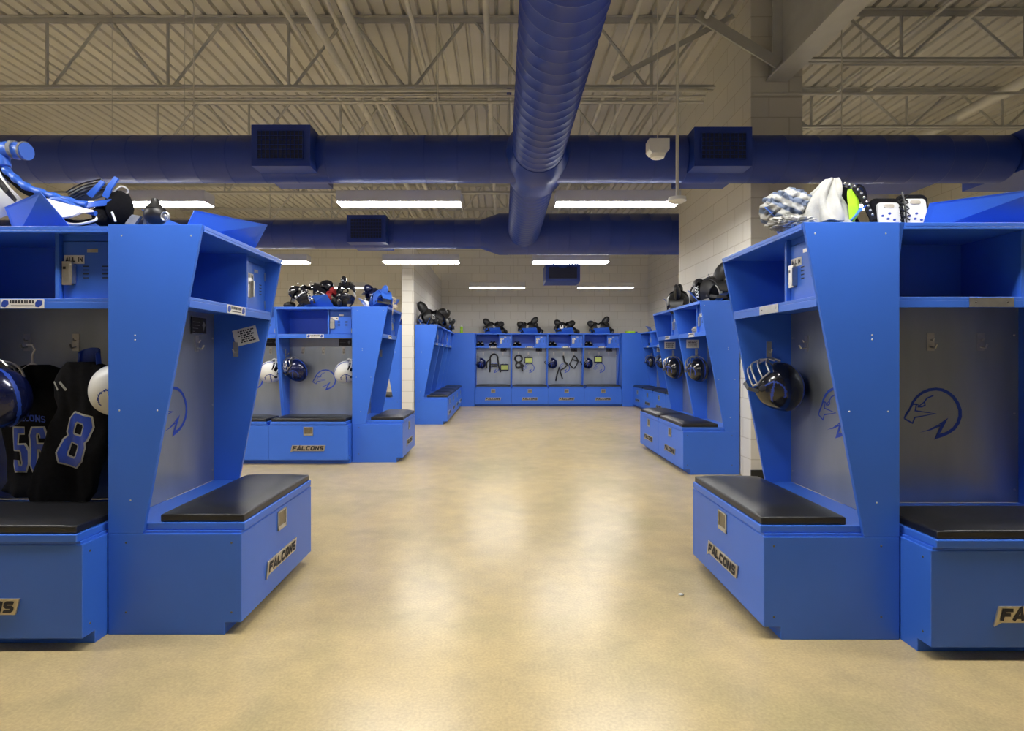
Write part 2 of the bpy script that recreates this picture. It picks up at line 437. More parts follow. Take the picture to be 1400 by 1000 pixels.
pipe('conduit', [(.14, 7.2, EYE+3.0), (.10, 6.35, EYE+3.0), (-.3, 6.15, EYE+2.9), (-2.0, 6.12, EYE+2.88)], .014, 'bent conduit dropping off the joist left of the main duct')

# ------------------------------------------------------------------ ducts
def spiral(length, R, pitch=.16, rise=.006):
    prof = []; h = 0
    prof.append((R, 0))
    while h < length-.02:
        prof += [(R, h), (R, h+pitch-.022), (R+rise, h+pitch-.014), (R+rise, h+pitch-.006), (R, h+pitch)]
        h += pitch
    return prof
ZD = EYE+1.856; XM = .325; R0_ = .23
md = empty('main_duct', (XM, -3.9, ZD), 0, 'big round blue spiral duct running down the middle of the ceiling', 'duct')
m = MB(); m.lathe(spiral(12.37, R0_, .125, .005), axis='y', n=48); m.build('duct_pipe', 'duct', md, smooth=True, angle=60)
m = MB(); m.lathe([(.235, -.34), (.285, -.24), (.29, .24), (.235, .34)], (0, 5.26+3.9, 0), 'y', 48); m.build('collar', 'duct', md, smooth=True, angle=30)
for y in (6.06,):
    for sx in (-1, 1):
        m = MB(); m.tube([(sx*.245, y+3.9, 0), (sx*.245, y+3.9, 1.05)], .006, 6); m.build('hanger_rod', 'joist', md)
        m = MB(); m.box(sx*.245-.025, sx*.245+.025, y+3.87, y+3.93, 1.0, 1.04); m.build('hanger_clamp', 'duct', md)
m = MB(); m.ball((0, 12.37, 0), (.23, .10, .23), 32, 14); m.build('end_cap', 'duct', md, smooth=True)
def cross_duct(y, x0, x1, R, label, boxes):
    r = empty('cross_duct', (x0, y, ZD), 0, label, 'duct')
    m = MB(); m.lathe(spiral(x1-x0, R, .30, .0022), axis='x', n=44); m.build('duct_pipe', 'duct', r, smooth=True, angle=60)
    for (bx0, bx1, by0, by1, bz0, bz1) in boxes:
        bb = MB(); bb.box(bx0-x0, bx1-x0, by0-y, by1-y, bz0-ZD, bz1-ZD); bo = bb.build('grille_box', 'duct', r)
        bb = MB(); w = .06
        bb.box(bx0-x0+w, bx1-x0-w, by0-y-.012, by0-y-.002, bz0-ZD+w, bz1-ZD-w); go = bb.build('grille', 'grille', bo)
        bb = MB()
        nx = 11
        for i in range(nx+1):
            xx = bx0-x0+w+(bx1-bx0-2*w)*i/nx; bb.box(xx-.002, xx+.002, by0-y-.02, by0-y-.012, bz0-ZD+w, bz1-ZD-w)
        for i in range(7):
            zz = bz0-ZD+w+(bz1-bz0-2*w)*i/6; bb.box(bx0-x0+w, bx1-x0-w, by0-y-.02, by0-y-.012, zz-.002, zz+.002)
        bb.build('grille_bars', 'duct', bo)
    return r
d1 = cross_duct(5.26, -7.9, 4.72, .215, 'front blue round duct crossing the room from side to side', [(-2.21, -1.69, 4.93, 5.60, EYE+1.684, EYE+2.05), (1.70, 2.21, 4.93, 5.60, EYE+1.684, EYE+2.03)])
for o in children(d1):
    if o.name.startswith('grille_box'): o.location.z += 0
for x in (-2.9, -.60, 3.2, -6.0):
    m = MB(); m.tube([(x+7.9, -.0, .20), (x+7.9, 0, H-ZD)], .005, 6); m.build('hanger_rod', 'pipe', d1)
d2 = cross_duct(8.47, -7.9, -.30, .215, 'rear left blue round duct crossing behind the front one', [(-2.258, -1.69, 8.14, 8.80, EYE+1.67, EYE+2.066)])
d3 = cross_duct(8.47, .10, 3.3, .305, 'rear right wider blue round duct joining the main duct end', [])
m = MB(); m.lathe([(.215, 0), (.308, .28), (.308, .42)], (-.32, 8.47, ZD), 'x', 40); tag(m.build('duct_reducer', 'duct', smooth=True, angle=30), 'x'); o_ = bpy.data.objects['duct_reducer']; o_.parent = d3; o_.location = -Vector(d3.location); del o_['label']
r = empty('drop_diffuser', (1.17, 11.0, EYE+1.44), 0, 'small blue diffuser box with a round neck near the far wall', 'vent')
m = MB(); m.box(-.33, .33, -.3, .3, 0, .34); m.build('diffuser_box', 'duct', r)
m = MB(); m.tube([(0, .0, .30), (0, -.08, .40), (0, -.35, .43), (0, -2.30, .42)], .17, 20); m.build('duct_neck', 'duct', r, smooth=True)
m = MB(); m.box(-.27, .27, -.31, -.3, .06, .28); m.build('grille', 'grille', r)
for x in (-.28, .28):
    m = MB(); m.tube([(x, .1, .34), (x, .1, H-EYE-1.44)], .005, 6); m.build('hanger_rod', 'joist', r)
r = empty('supply_trunk', (5.24, 5.72, EYE+1.69), 0, 'rectangular blue trunk duct along the right wall coming toward the camera', 'duct')
m = MB(); m.box(-.53, .7, -9.5, 0, 0, .37); m.build('duct_box', 'duct', r)
m = MB(); m.box(-.54, .71, -1.52, -1.48, -.01, .38); m.build('seam_flange', 'duct', r)
for y in (-1, -4, -7):
    m = MB(); m.tube([(-.50, y, .37), (-.50, y, H-EYE-1.69)], .008, 6); m.build('hanger_rod', 'pipe', r)
m = MB(); m.box(3.5, 4.25, 5.46, 5.85, EYE+1.70, EYE+2.02); o_ = m.build('duct_branch', 'duct', d1); o_.location = -Vector(d1.location)

# ------------------------------------------------------------------ lamps
def lamp():
    r = empty('linear_lamp', (0, 0, 0), 0)
    m = MB(); m.box(-.61, .61, -.10, .10, .006, .118); m.build('lamp_housing', 'lampbody', r, bevel=.004)
    m = MB(); m.box(-.60, .60, -.096, .096, -.001, .006); m.build('diffuser', 'lamp', r)
    for s in (-1, 1):
        m = MB(); m.tube([(s*.36, 0, .118), (s*.36, 0, 1.95)], .0025, 5); m.build('hanging_wire', 'joist', r)
    return r
lp = None
spots = []
for y, xs, rn in ((5.55, (-5.9, -3.51, -1.01, 1.14), 'front row'), (8.96, (-6.1, -3.7, -1.29, 1.1, 4.9), 'middle row'), (12.3, (-6.2, -3.6, -.10, 2.28), 'rear row'), (2.1, (-5.9, -3.4, -1.0, 1.2, 3.6), 'row above the nearest lockers')):
    nm = {4: ('far left', 'third', 'second', 'first')}
    for i, x in enumerate(xs):
        spots.append((x, y, 'white linear ceiling lamp, number %s from the left in the %s' % (['one', 'two', 'three', 'four', 'five', 'six'][i], rn)))
spots.append((3.72, 6.35, 'white linear ceiling lamp half hidden behind the shirts on the right locker'))
for x, y, lb in spots:
    o = lamp() if lp is None else copy_tree(lp)
    if lp is None: lp = o
    o.location = (x, y, EYE+(1.70 if y == 6.35 else 1.51))
    tag(o, lb, 'lamp', 'white linear lamps hung in rows')

# smoke detectors
r = empty('ceiling_sensor', tuple(P(926, 272, 4.90)), 0, 'white round sensor disc on a rod in front of the pier', 'sensor')
m = MB(); m.lathe([(.03, .02), (.075, .01), (.078, -.02), (.05, -.035), (.0, -.04)], n=28); m.build('sensor_disc', 'white', r, smooth=True)
m = MB(); m.tube([(0, 0, .01), (0, 0, 1.05), (0, 0, 2.2)], .014, 10); m.build('drop_rod', 'pipe', r)
r = empty('smoke_detector', tuple(P(899, 204, 4.75)), 0, 'white boxy detector hung on wires in front of the crosswise duct', 'detector')
m = MB(); m.prism([(-.085, -.02), (-.06, -.05), (.06, -.05), (.085, -.02), (.085, .07), (-.085, .07)], -.06, .06, 'y'); m.build('detector_body', 'white', r)
m = MB(); m.lathe([(.065, -.05), (.055, -.075), (.02, -.085)], n=20); m.build('detector_cap', 'white', r, smooth=True)
m = MB(); m.tube([(0, 0, .07), (0, 0, 1.55)], .004, 6); m.build('hanging_wire', 'pipe', r)

# ------------------------------------------------------------------ locker
W = .914
def emblem_mesh():
    k = 1/(6.25*266)
    def c(p): return ((p[0]-385)*k, -(p[1]-518)*k)
    mb = MB()
    outer = [(135,560),(150,520),(180,478),(205,420),(240,372),(290,330),(350,305),(412,298),(470,306),(525,332),(572,372),(608,425),(630,485),(632,545),(612,605),(575,655),(525,692),(470,716),(395,740)]
    inner = [(150,556),(165,522),(195,484),(222,430),(255,388),(300,352),(355,330),(412,323),(462,331),(508,352),(548,386),(580,434),(600,488),(602,540),(585,592),(553,637),(512,668),(470,686),(440,690)]
    o = [c(p) for p in outer]; i_ = [c(p) for p in inner]; n = len(o)
    v = [(p[0], 0, p[1]) for p in o]+[(p[0], 0, p[1]) for p in i_]
    mb.add(v, [[j, j+1, n+j+1, n+j] for j in range(n-1)])
    def poly(pts): q = [c(p) for p in pts]; mb.add([(a, 0, b) for a, b in q], [list(range(len(q)))])
    poly([(395,740),(440,690),(480,600),(455,612)]); poly([(440,690),(455,670),(515,555),(480,600)])
    poly([(515,555),(430,612),(455,612),(480,600)]); poly([(430,612),(350,655),(368,660),(455,625)]); poly([(350,655),(268,682),(368,660)])
    def line(pts, w): ribbon(mb, [c(p) for p in pts], w*k, step=1, across=1)
    line([(150,545),(180,500),(215,440),(245,440),(235,495),(405,520),(232,552),(212,600),(165,575),(140,560)], 12)
    line([(390,365),(335,388),(312,420),(318,448),(290,462),(255,462)], 11)
    line([(245,440),(272,452),(312,420)], 9)
    return mb
def badge(parent, x, y, z, w=.385, h=.055):
    m = MB(); s = .35*h
    pl = [(-w/2-.012, -h/2-.022), (-w/2+.018, -h/2-.006), (w/2-.012, -h/2-.006), (w/2+.006, h/2+.006), (-w/2+.008, h/2+.006)]
    m.prism([(p[0], p[1]) for p in pl], -.008, 0, 'y')
    b = m.build('name_badge', 'badge', parent, (x, y, z), bevel=.0015)
    m = MB(); word(m, 'FALCONS', w-.036, h-.008, .0145, lambda x_, z_: -.0095, .25); m.build('badge_letters', 'ink', b)
    return b

def slant(z): return -(.155+(.42-.155)*(z-.45)/1.38)
def make_locker(kind):
    r = empty('sports_locker', (0, 0, 0))
    m = MB(); m.prism([(0, 0), (-.52, 0), (-.52, .055), (-.594, .055), (-.594, .45), (0, .45)], .001, W-.001)
    m.build('bench_box', 'blue', r, bevel=.003)
    m = MB(); m.box(.010, W-.010, -.590, -.03, .45, .461); m.build('lid_gap_rail', 'blue', r)
    m = MB(); m.box(.020, W-.020, -.600, -.012, .461, .494); m.build('bench_lid', 'blue', r, bevel=.004)
    # cushion, softly crowned
    def cush(u, v):
        return (0, 0, 0)
    m = MB(); x0, x1, y0, y1, z0, z1 = .030, W-.030, -.592, -.215, .494, .555
    nx, ny = 16, 10
    def top(i, j):
        u = i/nx; v = j/ny
        e = min(1, (min(u, 1-u)*nx)/2.2); g = min(1, (min(v, 1-v)*ny)/2.2)
        k = math.sin(e*PI/2)*math.sin(g*PI/2)
        ins = .012*(1-min(1, k*1.6))
        return (x0+(x1-x0)*u, y0+(y1-y0)*v, z0+.034+.022*k)
    v = [top(i, j) for j in range(ny+1) for i in range(nx+1)]
    f = [[j*(nx+1)+i, j*(nx+1)+i+1, (j+1)*(nx+1)+i+1, (j+1)*(nx+1)+i] for j in range(ny) for i in range(nx)]
    o_ = len(v); rim = [j for j in range(nx+1)]+[(j+1)*(nx+1)+nx for j in range(ny)]+[ny*(nx+1)+i for i in range(nx-1, -1, -1)]+[j*(nx+1) for j in range(ny-1, 0, -1)]
    for q in rim: v.append((v[q][0], v[q][1], z0))
    K = len(rim)
    for a in range(K): f.append([rim[a], rim[(a+1) % K], o_+(a+1) % K, o_+a])
    f.append([o_+a for a in range(K)]); m.add(v, f)
    m.build('seat_cushion', 'vinyl', r, smooth=True, angle=50, bevel=.006)
    # side panels with their screws
    for x0, x1, sx in ((.001, .019, -1), (W-.019, W-.001, 1)):
        m = MB(); m.prism([(0, .4505), (-.155, .4505), (-.42, 1.83), (0, 1.83)], x0, x1)
        p = m.build('side_panel', 'blue', r, bevel=.002)
        m = MB(); xo = x0 if sx < 0 else x1
        for (y, z) in ((-.06, 1.78), (-.37, 1.78), (-.05, 1.0), (-.22, 1.0), (-.12, 1.315), (-.12, 1.335), (-.1, .6)):
            m.ball((xo, y, z), (.0015, .004, .004), 8, 5)
        m.build('screw_heads', 'joist', p, smooth=True)
        m = MB()
        for (y, z) in ((-.08, .41), (-.55, .41), (-.08, .10), (-.55, .10)): m.ball((xo, y, z), (.002, .005, .005), 8, 5)
        m.build('screw_heads', 'darksteel', p, smooth=True)
    m = MB(); m.box(.019, W-.019, -.42, 0, 1.812, 1.829); m.box(.019, W-.019, -.42, -.405, 1.800, 1.812); m.build('top_panel', 'blue', r, bevel=.002)
    m = MB(); m.box(.019, W-.019, -.014, -.002, 1.51, 1.812); m.build('back_panel', 'blue', r)
    m = MB(); m.box(.019, W-.019, -.012, -.002, .494, 1.50); bp = m.build('metal_back_panel', 'silver', r)
    e = emblem_mesh().build('falcon_emblem', 'emblem', bp, (.457, -.0135, .95))
    m = MB()
    for z in (.56, .95, 1.35):
        for x in (.04, W-.04): m.ball((x, -.014, z), (.006, .004, .006), 8, 5)
    m.build('screw_heads', 'steel', bp, smooth=True)
    # shelf with upturned lip
    ys = slant(1.486)
    m = MB(); m.box(.019, W-.019, ys, -.014, 1.495, 1.510); m.box(.019, W-.019, ys, ys+.012, 1.462, 1.495); m.build('shelf', 'blue', r, bevel=.002)
    m = MB(); m.box(.357, .557, ys-.003, ys-.0002, 1.464, 1.507)
    npl = m.build('name_plate', 'paper' if kind == 'named' else 'steel', r)
    if kind == 'named':
        m = MB()
        for s in (-1, 1):
            cx = .457+s*.078
            m.add([(cx-.018, ys-.0036, 1.472), (cx, ys-.0036, 1.468), (cx+.016, ys-.0036, 1.482), (cx+.014, ys-.0036, 1.499), (cx-.006, ys-.0036, 1.503), (cx-.017, ys-.0036, 1.491)], [[0,1,2,3,4,5]])
        m.build('plate_logo', 'decal', npl)
        m = MB(); random.seed(3); x = .40
        while x < .51: w = random.uniform(.006, .013); m.box(x, x+w, ys-.0038, ys-.0031, 1.487, 1.501); x += w+.004
        m.box(.405, .510, ys-.0038, ys-.0031, 1.474, 1.478); m.build('plate_print', 'ink', npl)
    else:
        m = MB()
        for x in (.385, .529): m.ball((x, ys-.003, 1.486), (.004, .003, .004), 8, 5)
        m.build('rivet', 'darksteel', npl)
    # locked box
    m = MB(); m.box(.600, .618, -.345, -.014, 1.51, 1.812); m.build('divider', 'blue', r, bevel=.001)
    m = MB(); m.box(.618, W-.019, -.320, -.31, 1.782, 1.812); m.box(.88, W-.019, -.320, -.31, 1.51, 1.782); m.build('door_frame', 'blue', r)
    m = MB(); m.box(.622, .877, -.325, -.313, 1.514, 1.779); dr = m.build('locker_door', 'blue', r, bevel=.002)
    for cx in (.715, .805):
        m = MB()
        for k in range(4): m.box(cx, cx+.028, -.3262, -.3255, 1.607+.018*k, 1.612+.018*k)
        m.build('vent_slots', 'ink', dr)
    m = MB(); m.box(.626, .672, -.340, -.325, 1.575, 1.685); m.box(.668, .684, -.352, -.325, 1.580, 1.670); m.build('hasp', 'steel', dr, bevel=.002)
    m = MB(); m.box(.632, .645, -.341, -.3402, 1.648, 1.660); m.build('keyhole', 'ink', dr)
    m = MB(); m.box(.628, .722, -.3275, -.3255, 1.675, 1.715); st = m.build('door_sticker', 'paper', dr)
    m = MB(); word(m, 'ALL IN', .078, .022, .0045, lambda x_, z_: -.3282, 0, .675, 1.695); m.build('sticker_letters', 'ink', st)
    m = MB(); m.box(.735, .785, -.3272, -.3255, 1.728, 1.745); m.build('number_tag', 'steel', dr)
    m = MB()
    for z in (1.55, 1.72): m.box(.876, .882, -.3285, -.318, z-.025, z+.025)
    m.build('hinge', 'steel', dr)
    # coat hooks
    for x in (.19, .445, .70):
        m = MB(); m.box(x-.018, x+.018, -.016, -.012, 1.27, 1.36); m.tube([(x, -.016, 1.29), (x, -.045, 1.285), (x, -.055, 1.305)], .005, 6); m.tube([(x, -.016, 1.325), (x, -.030, 1.322), (x, -.036, 1.335)], .004, 6)
        m.build('coat_hook', 'steel', r)
    m = MB(); m.box(.019, .023, -.16, -.13, 1.24, 1.33); m.tube([(.023, -.145, 1.27), (.05, -.145, 1.265), (.06, -.145, 1.285)], .005, 6); m.build('coat_hook', 'steel', r)
    m = MB(); m.box(W-.023, W-.019, -.16, -.13, 1.24, 1.33); m.tube([(W-.023, -.145, 1.27), (W-.05, -.145, 1.265), (W-.06, -.145, 1.285)], .005, 6); m.build('coat_hook', 'steel', r)
    # front latch and badge
    m = MB(); w = .055; h0, h1 = .335, .435
    for a in ((.457-w, .457-w+.01, h0, h1), (.457+w-.01, .457+w, h0, h1), (.457-w, .457+w, h1-.008, h1), (.457-w, .457+w, h0, h0+.02)):
        m.box(a[0], a[1], -.600, -.594, a[2], a[3])
    la = m.build('latch', 'steel', r, bevel=.0015)
    m = MB(); m.box(.457-w+.01, .457+w-.01, -.5955, -.5945, h0+.02, h1-.008); m.build('latch_pocket', 'pocket', la)
    badge(r, .457, -.594, .192)
    # angled pad rack of folded sheet on top
    def plate(a, b, c, d):
        th = .003; A, B, C, D = map(Vector, (a, b, c, d)); nn = (B-A).cross(D-A).normalized()*th
        return [A, B, B+nn, A+nn, D, C, C+nn, D+nn]
    m = MB(); m.hexa(plate((.27, -.17, 1.83), (.68, -.34, 1.83), (.62, -.45, 1.975), (.27, -.235, 1.965))); rk = m.build('pad_rack', 'blue', r)
    m = MB(); m.hexa(plate((.25, -.10, 1.83), (.66, -.12, 1.83), (.74, -.03, 1.95), (.20, -.02, 1.95))); m.build('rack_plate', 'blue', rk)
    m = MB(); m.box(.27, .67, -.30, -.10, 1.830, 1.833); m.build('rack_base', 'blue', rk)
    return r

def add_card(u, unit):
    m = MB(); m.box(u, u+.155, -.018, -.014, 1.372, 1.468)
    c = m.build('notice_card', 'ink', unit)
    m = MB(); m.box(u, u+.155, -.022, -.014, 1.464, 1.471); m.box(u, u+.155, -.022, -.014, 1.368, 1.375); m.build('card_rail', 'steel', c)
    m = MB()
    for k, w in enumerate((.075, .07, .055, .02)): m.box(u+.012, u+.012+w, -.0188, -.0182, 1.436-.018*k, 1.439-.018*k)
    m.add([(u+.125, -.0186, 1.385), (u+.135, -.0186, 1.41), (u+.145, -.0186, 1.425), (u+.125, -.0186, 1.447), (u+.118, -.0186, 1.43), (u+.110, -.0186, 1.425), (u+.117, -.0186, 1.405)], [[0,1,2,3,4,5,6]])
    m.build('card_print', 'greycloth', c)
    return c

protoA = make_locker('named'); add_card(.64, protoA)
protoB = make_locker('blank')
usedA = [False]; usedB = [False]
UN = []
def unit(loc, rz, label, group=None, blank=False):
    flag, pr = (usedB, protoB) if blank else (usedA, protoA)
    o = pr if not flag[0] else copy_tree(pr)
    flag[0] = True
    o.location = (loc[0], loc[1], 0); o.rotation_euler = (0, 0, rz)
    tag(o, label, 'locker', group or 'blue lockers with black bench cushions')
    UN.append(o); return o
def at(o, u, y, z):     # a point in a locker's own frame
    c, s = math.cos(o.rotation_euler.z), math.sin(o.rotation_euler.z)
    return Vector((o.location.x+c*u-s*y, o.location.y+s*u+c*y, z))
def dirw(o, v):
    c, s = math.cos(o.rotation_euler.z), math.sin(o.rotation_euler.z)
    return Vector((c*v[0]-s*v[1], s*v[0]+c*v[1], v[2]))

XLB = -1.755; XRB = 1.742
L1 = unit((XLB, 2.49), PI/2, 'blue locker with grey paper note taped inside, end of the nearest left island')
L0 = unit((XLB-.005-W, 2.94), 0, 'blue locker holding the black jerseys numbered 56 and 8')
R1 = unit((XRB, 3.36), -PI/2, 'blue locker with one dark helmet facing the aisle, end of the nearest right island', blank=True)
R0 = unit((XRB+.005, 2.87), 0, 'empty blue locker facing the camera at the right edge of the picture', blank=True)
L2c = unit((XLB, 6.55), PI/2, 'blue locker seen side on ending the second left island')
L2a = unit((XLB-.005-W, 7.00), 0, 'blue locker with a dark and a white helmet in the second left island')
L2b = unit((XLB-.005-2*W, 7.00), 0, 'blue locker half hidden behind the nearest left island')
L3 = [unit((-1.59, 10.22+W*i), PI/2, 'blue locker along the partition wall, %s of four from the camera' % n) for i, n in enumerate(('first', 'second', 'third', 'fourth'))]
L3b = unit((-1.83, 10.22+W), -PI/2, 'blue locker turned away to the left behind the second left island')
BK = [unit((-.67+W*i, 14.50), 0, 'blue locker in the far row, '+n) for i, n in enumerate(('first from the left with harness and lime card', 'second from the left with small harness', 'third from the left with two hanging harnesses', 'fourth from the left with helmet and lime card'))]
R2 = [unit((2.50, 5.87+W*(i+1)), -PI/2, 'blue locker against the block pier, the %s one' % n) for i, n in enumerate(('nearer', 'farther'))]
R3 = [unit((3.86, 10.24+W*(i+1)), -PI/2, 'blue locker in the far right row, %s from the camera' % n) for i, n in enumerate(('first', 'second', 'third', 'fourth'))]
# blue filler panels at the corners of the far row
for x0, x1, lb in ((-1.59, -.675, 'flat blue filler panel left of the far locker row'), (2.995, 3.86, 'flat blue filler panel right of the far locker row')):
    m = MB(); m.box(x0, x1, 13.9, 13.92, 0, 1.83); m.box(x0, x1, 13.92, 14.5, 1.812, 1.83); m.box(x1-.02 if x0 < 0 else x0, x1 if x0 < 0 else x0+.02, 13.92, 14.5, 0, 1.812)
    tag(m.build('filler_panel', 'blue', bevel=.002), lb, 'panel')
for o in L3[3:]: o.location.y = 10.22+3*W
# fill between islands' backs: thin corner post
for x, y, lb in ((XLB-.004, 2.485, 'narrow blue corner post at the left end panel'), ):
    pass

# paper notes on side walls
def note(o, u, y, z, w, h, tilt, label, seed=1):
    p = at(o, u, y, z); n = empty('paper_note', p, 0, label, 'note', 'paper notes taped on locker sides')
    # sheet lies against the left side wall (normal -u) or right
    n.rotation_euler = (0, tilt, o.rotation_euler.z+(PI/2 if u < .45 else -PI/2))
    m = MB(); m.box(-w/2, w/2, -.0006, .0006, -h/2, h/2); m.build('sheet', 'paper', n)
    random.seed(seed); m = MB(); k = 6
    for j in range(k):
        z0 = h*.34-j*h*.13; x = -w*.30+random.uniform(0, .02)
        while x < w*.26:
            ww = random.uniform(.008, .02); m.box(x, x+ww, -.0014, -.0007, z0-.0045, z0+.0045); x += ww+.005
    m.build('handwriting', 'ink', n)
    return n
# L1: viewer looking left sees the far wall = right side wall (u = W)
def note_on_right(o, y, z, w, h, tilt, label, seed):
    p = at(o, W-.0205, y, z); n = empty('paper_note', p, 0, label, 'note', 'paper notes taped on locker sides')
    n.rotation_euler = (0, tilt, o.rotation_euler.z-PI/2)
    m = MB(); m.box(-w/2, w/2, -.0006, .0006, -h/2, h/2); m.build('sheet', 'paper', n)
    random.seed(seed); m = MB()
    for j in range(6):
        z0 = h*.34-j*h*.13; x = -w*.32+random.uniform(0, .02)
        while x < w*.28:
            ww = random.uniform(.008, .02); m.box(x, x+ww, -.0014, -.0007, z0-.004, z0+.004); x += ww+.005
    m.build('handwriting', 'ink', n)
def note_on_left(o, y, z, w, h, tilt, label, seed):
    p = at(o, .0205, y, z); n = empty('paper_note', p, 0, label, 'note', 'paper notes taped on locker sides')
    n.rotation_euler = (0, tilt, o.rotation_euler.z+PI/2)
    m = MB(); m.box(-w/2, w/2, -.0006, .0006, -h/2, h/2); m.build('sheet', 'paper', n)
    random.seed(seed); m = MB()
    for j in range(5):
        z0 = h*.32-j*h*.15; x = -w*.34
        while x < w*.3:
            ww = random.uniform(.008, .02); m.box(x, x+ww, -.0014, -.0007, z0-.004, z0+.004); x += ww+.005
    m.build('handwriting', 'ink', n)
note_on_right(L1, -.205, 1.365, .145, .10, -.25, 'tilted grey paper note with handwriting on the nearest left locker side', 4)
note_on_left(R2[0], -.19, 1.395, .15, .10, 0, 'white paper note above the helmet in the nearer pier locker', 5)
note_on_left(R2[1], -.19, 1.395, .15, .10, 0, 'white paper note above the helmet in the farther pier locker', 6)
note_on_left(R3[2], -.19, 1.395, .15, .10, 0, 'white paper note in the far right row of lockers', 7)

# ------------------------------------------------------------------ helmets
def helmet_proto(kind):
    shell_m, trim, maskm = {'dark': ('gloss', 'decal', 'steel'), 'blue': ('helmetblue', 'decal', 'steel'), 'white': ('white', 'decal', 'white')}[kind]
    r = empty('football_helmet', (0, 0, 0))
    N, Mv = 96, 68; v = []; f = []; fm = []
    def pt(th, ph):
        d = Vector((math.cos(th)*math.cos(ph), math.cos(th)*math.sin(ph), math.sin(th)))
        rx = .135 if d.x < 0 else .118; rz = .118 if d.z > 0 else .125
        q = Vector((d.x*rx, d.y*.102, d.z*rz)); 
        if d.z < -.2 and d.x < 0: q.x *= 1-.25*(-d.z-.2)
        return q
    mb = MB(); grid = {}
    for j in range(Mv+1):
        th = -PI/2*.80+(PI/2*1.80)*j/Mv
        for i in range(N): grid[(i, j)] = pt(th, 2*PI*i/N)
    idx = {}; verts = []
    def gi(i, j):
        i %= N
        if (i, j) not in idx: idx[(i, j)] = len(verts); verts.append(grid[(i, j)])
        return idx[(i, j)]
    faces = []; fmi = []
    for j in range(Mv):
        for i in range(N):
            c = (grid[(i % N, j)]+grid[((i+1) % N, j+1)])/2
            x, y, z = c
            opening = (x > .055 and z < .040) or (x > .030 and z < -.030)
            if opening and abs(y) < .099: continue
            if z < -.098: continue
            faces.append([gi(i, j), gi(i+1, j), gi(i+1, j+1), gi(i, j+1)])
            mi = 0
            if abs(y) < (.012 if kind == 'x' else .007) and z > .02: mi = 1
            if kind != 'x':
                a = math.atan2(z-.005, x+.035); rr = math.hypot((x+.035), (z-.005))
                if abs(y) > .04 and .046 < rr < .053 and -0.6 < a < 2.6: mi = 1
                if abs(y) > .04 and rr < .05 and abs((z-.0)-(x+.03)*.9) < .007: mi = 1
            fmi.append(mi)
    mb.v = [tuple(q) for q in verts]; mb.f = faces; mb.m = fmi
    sh = mb.build('shell', [shell_m, trim], r, smooth=True, angle=60)
    so = sh.modifiers.new('thickness', 'SOLIDIFY'); so.thickness = .008; so.offset = -1
    m = MB(); m.ball((-.01, 0, .0), (.105, .088, .100), 20, 14)
    # padding lining only inside the shell: trimmed ball
    m2 = MB(); keep = []
    for fc in m.f:
        c = sum((Vector(m.v[k]) for k in fc), Vector())/len(fc)
        if c.x > .045 and c.z < .05: continue
        if c.z < -.082: continue
        keep.append(fc)
    m.f = keep; m.m = [0]*len(keep)
    m.build('padding', 'black', r, smooth=True)
    # ear holes
    for s in (-1, 1):
        m = MB(); m.ball((.005, s*.0985, -.035), (.016, .006, .020), 14, 8); m.build('ear_hole', 'ink', r, smooth=True)
    # face mask
    m = MB()
    def arc(z, x0, fx, yw, n=14, rise=0):
        return [(x0+(fx-x0)*math.cos(t)**.8 if math.cos(t) > 0 else x0, yw*math.sin(t), z+rise*math.cos(t)) for t in [(-PI/2)+PI*k/n for k in range(n+1)]]
    m.tube(arc(.030, .062, .140, .090), .0045, 7)
    m.tube(arc(-.012, .050, .158, .096), .0045, 7)
    m.tube(arc(-.050, .035, .162, .096), .0045, 7)
    m.tube(arc(-.084, .035, .152, .078), .0045, 7)
    for y in (-.03, .03): m.tube([(.112, y, .055), (.137, y, .030), (.152, y, -.012), (.156, y, -.050), (.143, y, -.084)], .0045, 7)
    for s in (-1, 1): m.tube([(.062, s*.090, .030), (.050, s*.096, -.012), (.035, s*.096, -.050), (.045, s*.078, -.084)], .0045, 7)
    m.build('face_mask', maskm, r, smooth=True)
    for s in (-1, 1):
        m = MB(); m.strap([(0, s*.10, -.06), (.04, s*.085, -.11), (.085, s*.04, -.135), (.10, 0, -.14)], .018, .003, (0.2, 0, 1)); m.build('chin_strap', 'black' if kind != 'white' else 'white', r)
    return r
HP = {}
def helmet(kind, o, u, y, z, face, crown, label, scale=1.0):
    if kind not in HP: h = helmet_proto(kind); HP[kind] = h
    else: h = copy_tree(HP[kind])
    X = dirw(o, Vector(face).normalized()); Z = dirw(o, Vector(crown)); Z = (Z-X*Z.dot(X)).normalized(); Y = Z.cross(X)
    mw = Matrix((X, Y, Z)).transposed()
    h.location = at(o, u, y, z); h.rotation_euler = mw.to_euler(); h.scale = (scale*1.14,)*3
    return tag(h, label, 'helmet', 'football helmets hung in the lockers')
fL, cL = (-.38, -.30, .88), (.72, .58, .35)      # seen from the side, left wall
fF, cF = (-.45, -.1, .87), (.87, -.35, .35)
helmet('dark', R1, .15, -.15, 1.075, fL, cL, 'glossy black helmet with silver face mask in the nearest right locker')
helmet('dark', R2[0], .15, -.17, 1.09, (-.42, -.12, .90), (.88, .25, .35), 'black helmet in the nearer locker against the pier')
helmet('dark', R2[1], .15, -.17, 1.09, (-.42, -.12, .90), (.88, .25, .35), 'black helmet in the farther locker against the pier')
for i, n in ((1, 'nearest'), (2, 'middle'), (3, 'farthest')):
    helmet('dark', R3[i], .15, -.19, 1.12, (-.42, -.12, .90), (.88, .25, .35), 'small black helmet in the far right row, %s of the three' % n)
helmet('blue', L2a, .17, -.17, 1.08, fF, cF, 'dark blue helmet with white face mask hung on the left in the second left island')
helmet('white', L2a, .77, -.17, 1.06, (.62, -.15, .80), (-.6, -.6, .4), 'white helmet beside the emblem in the second left island')
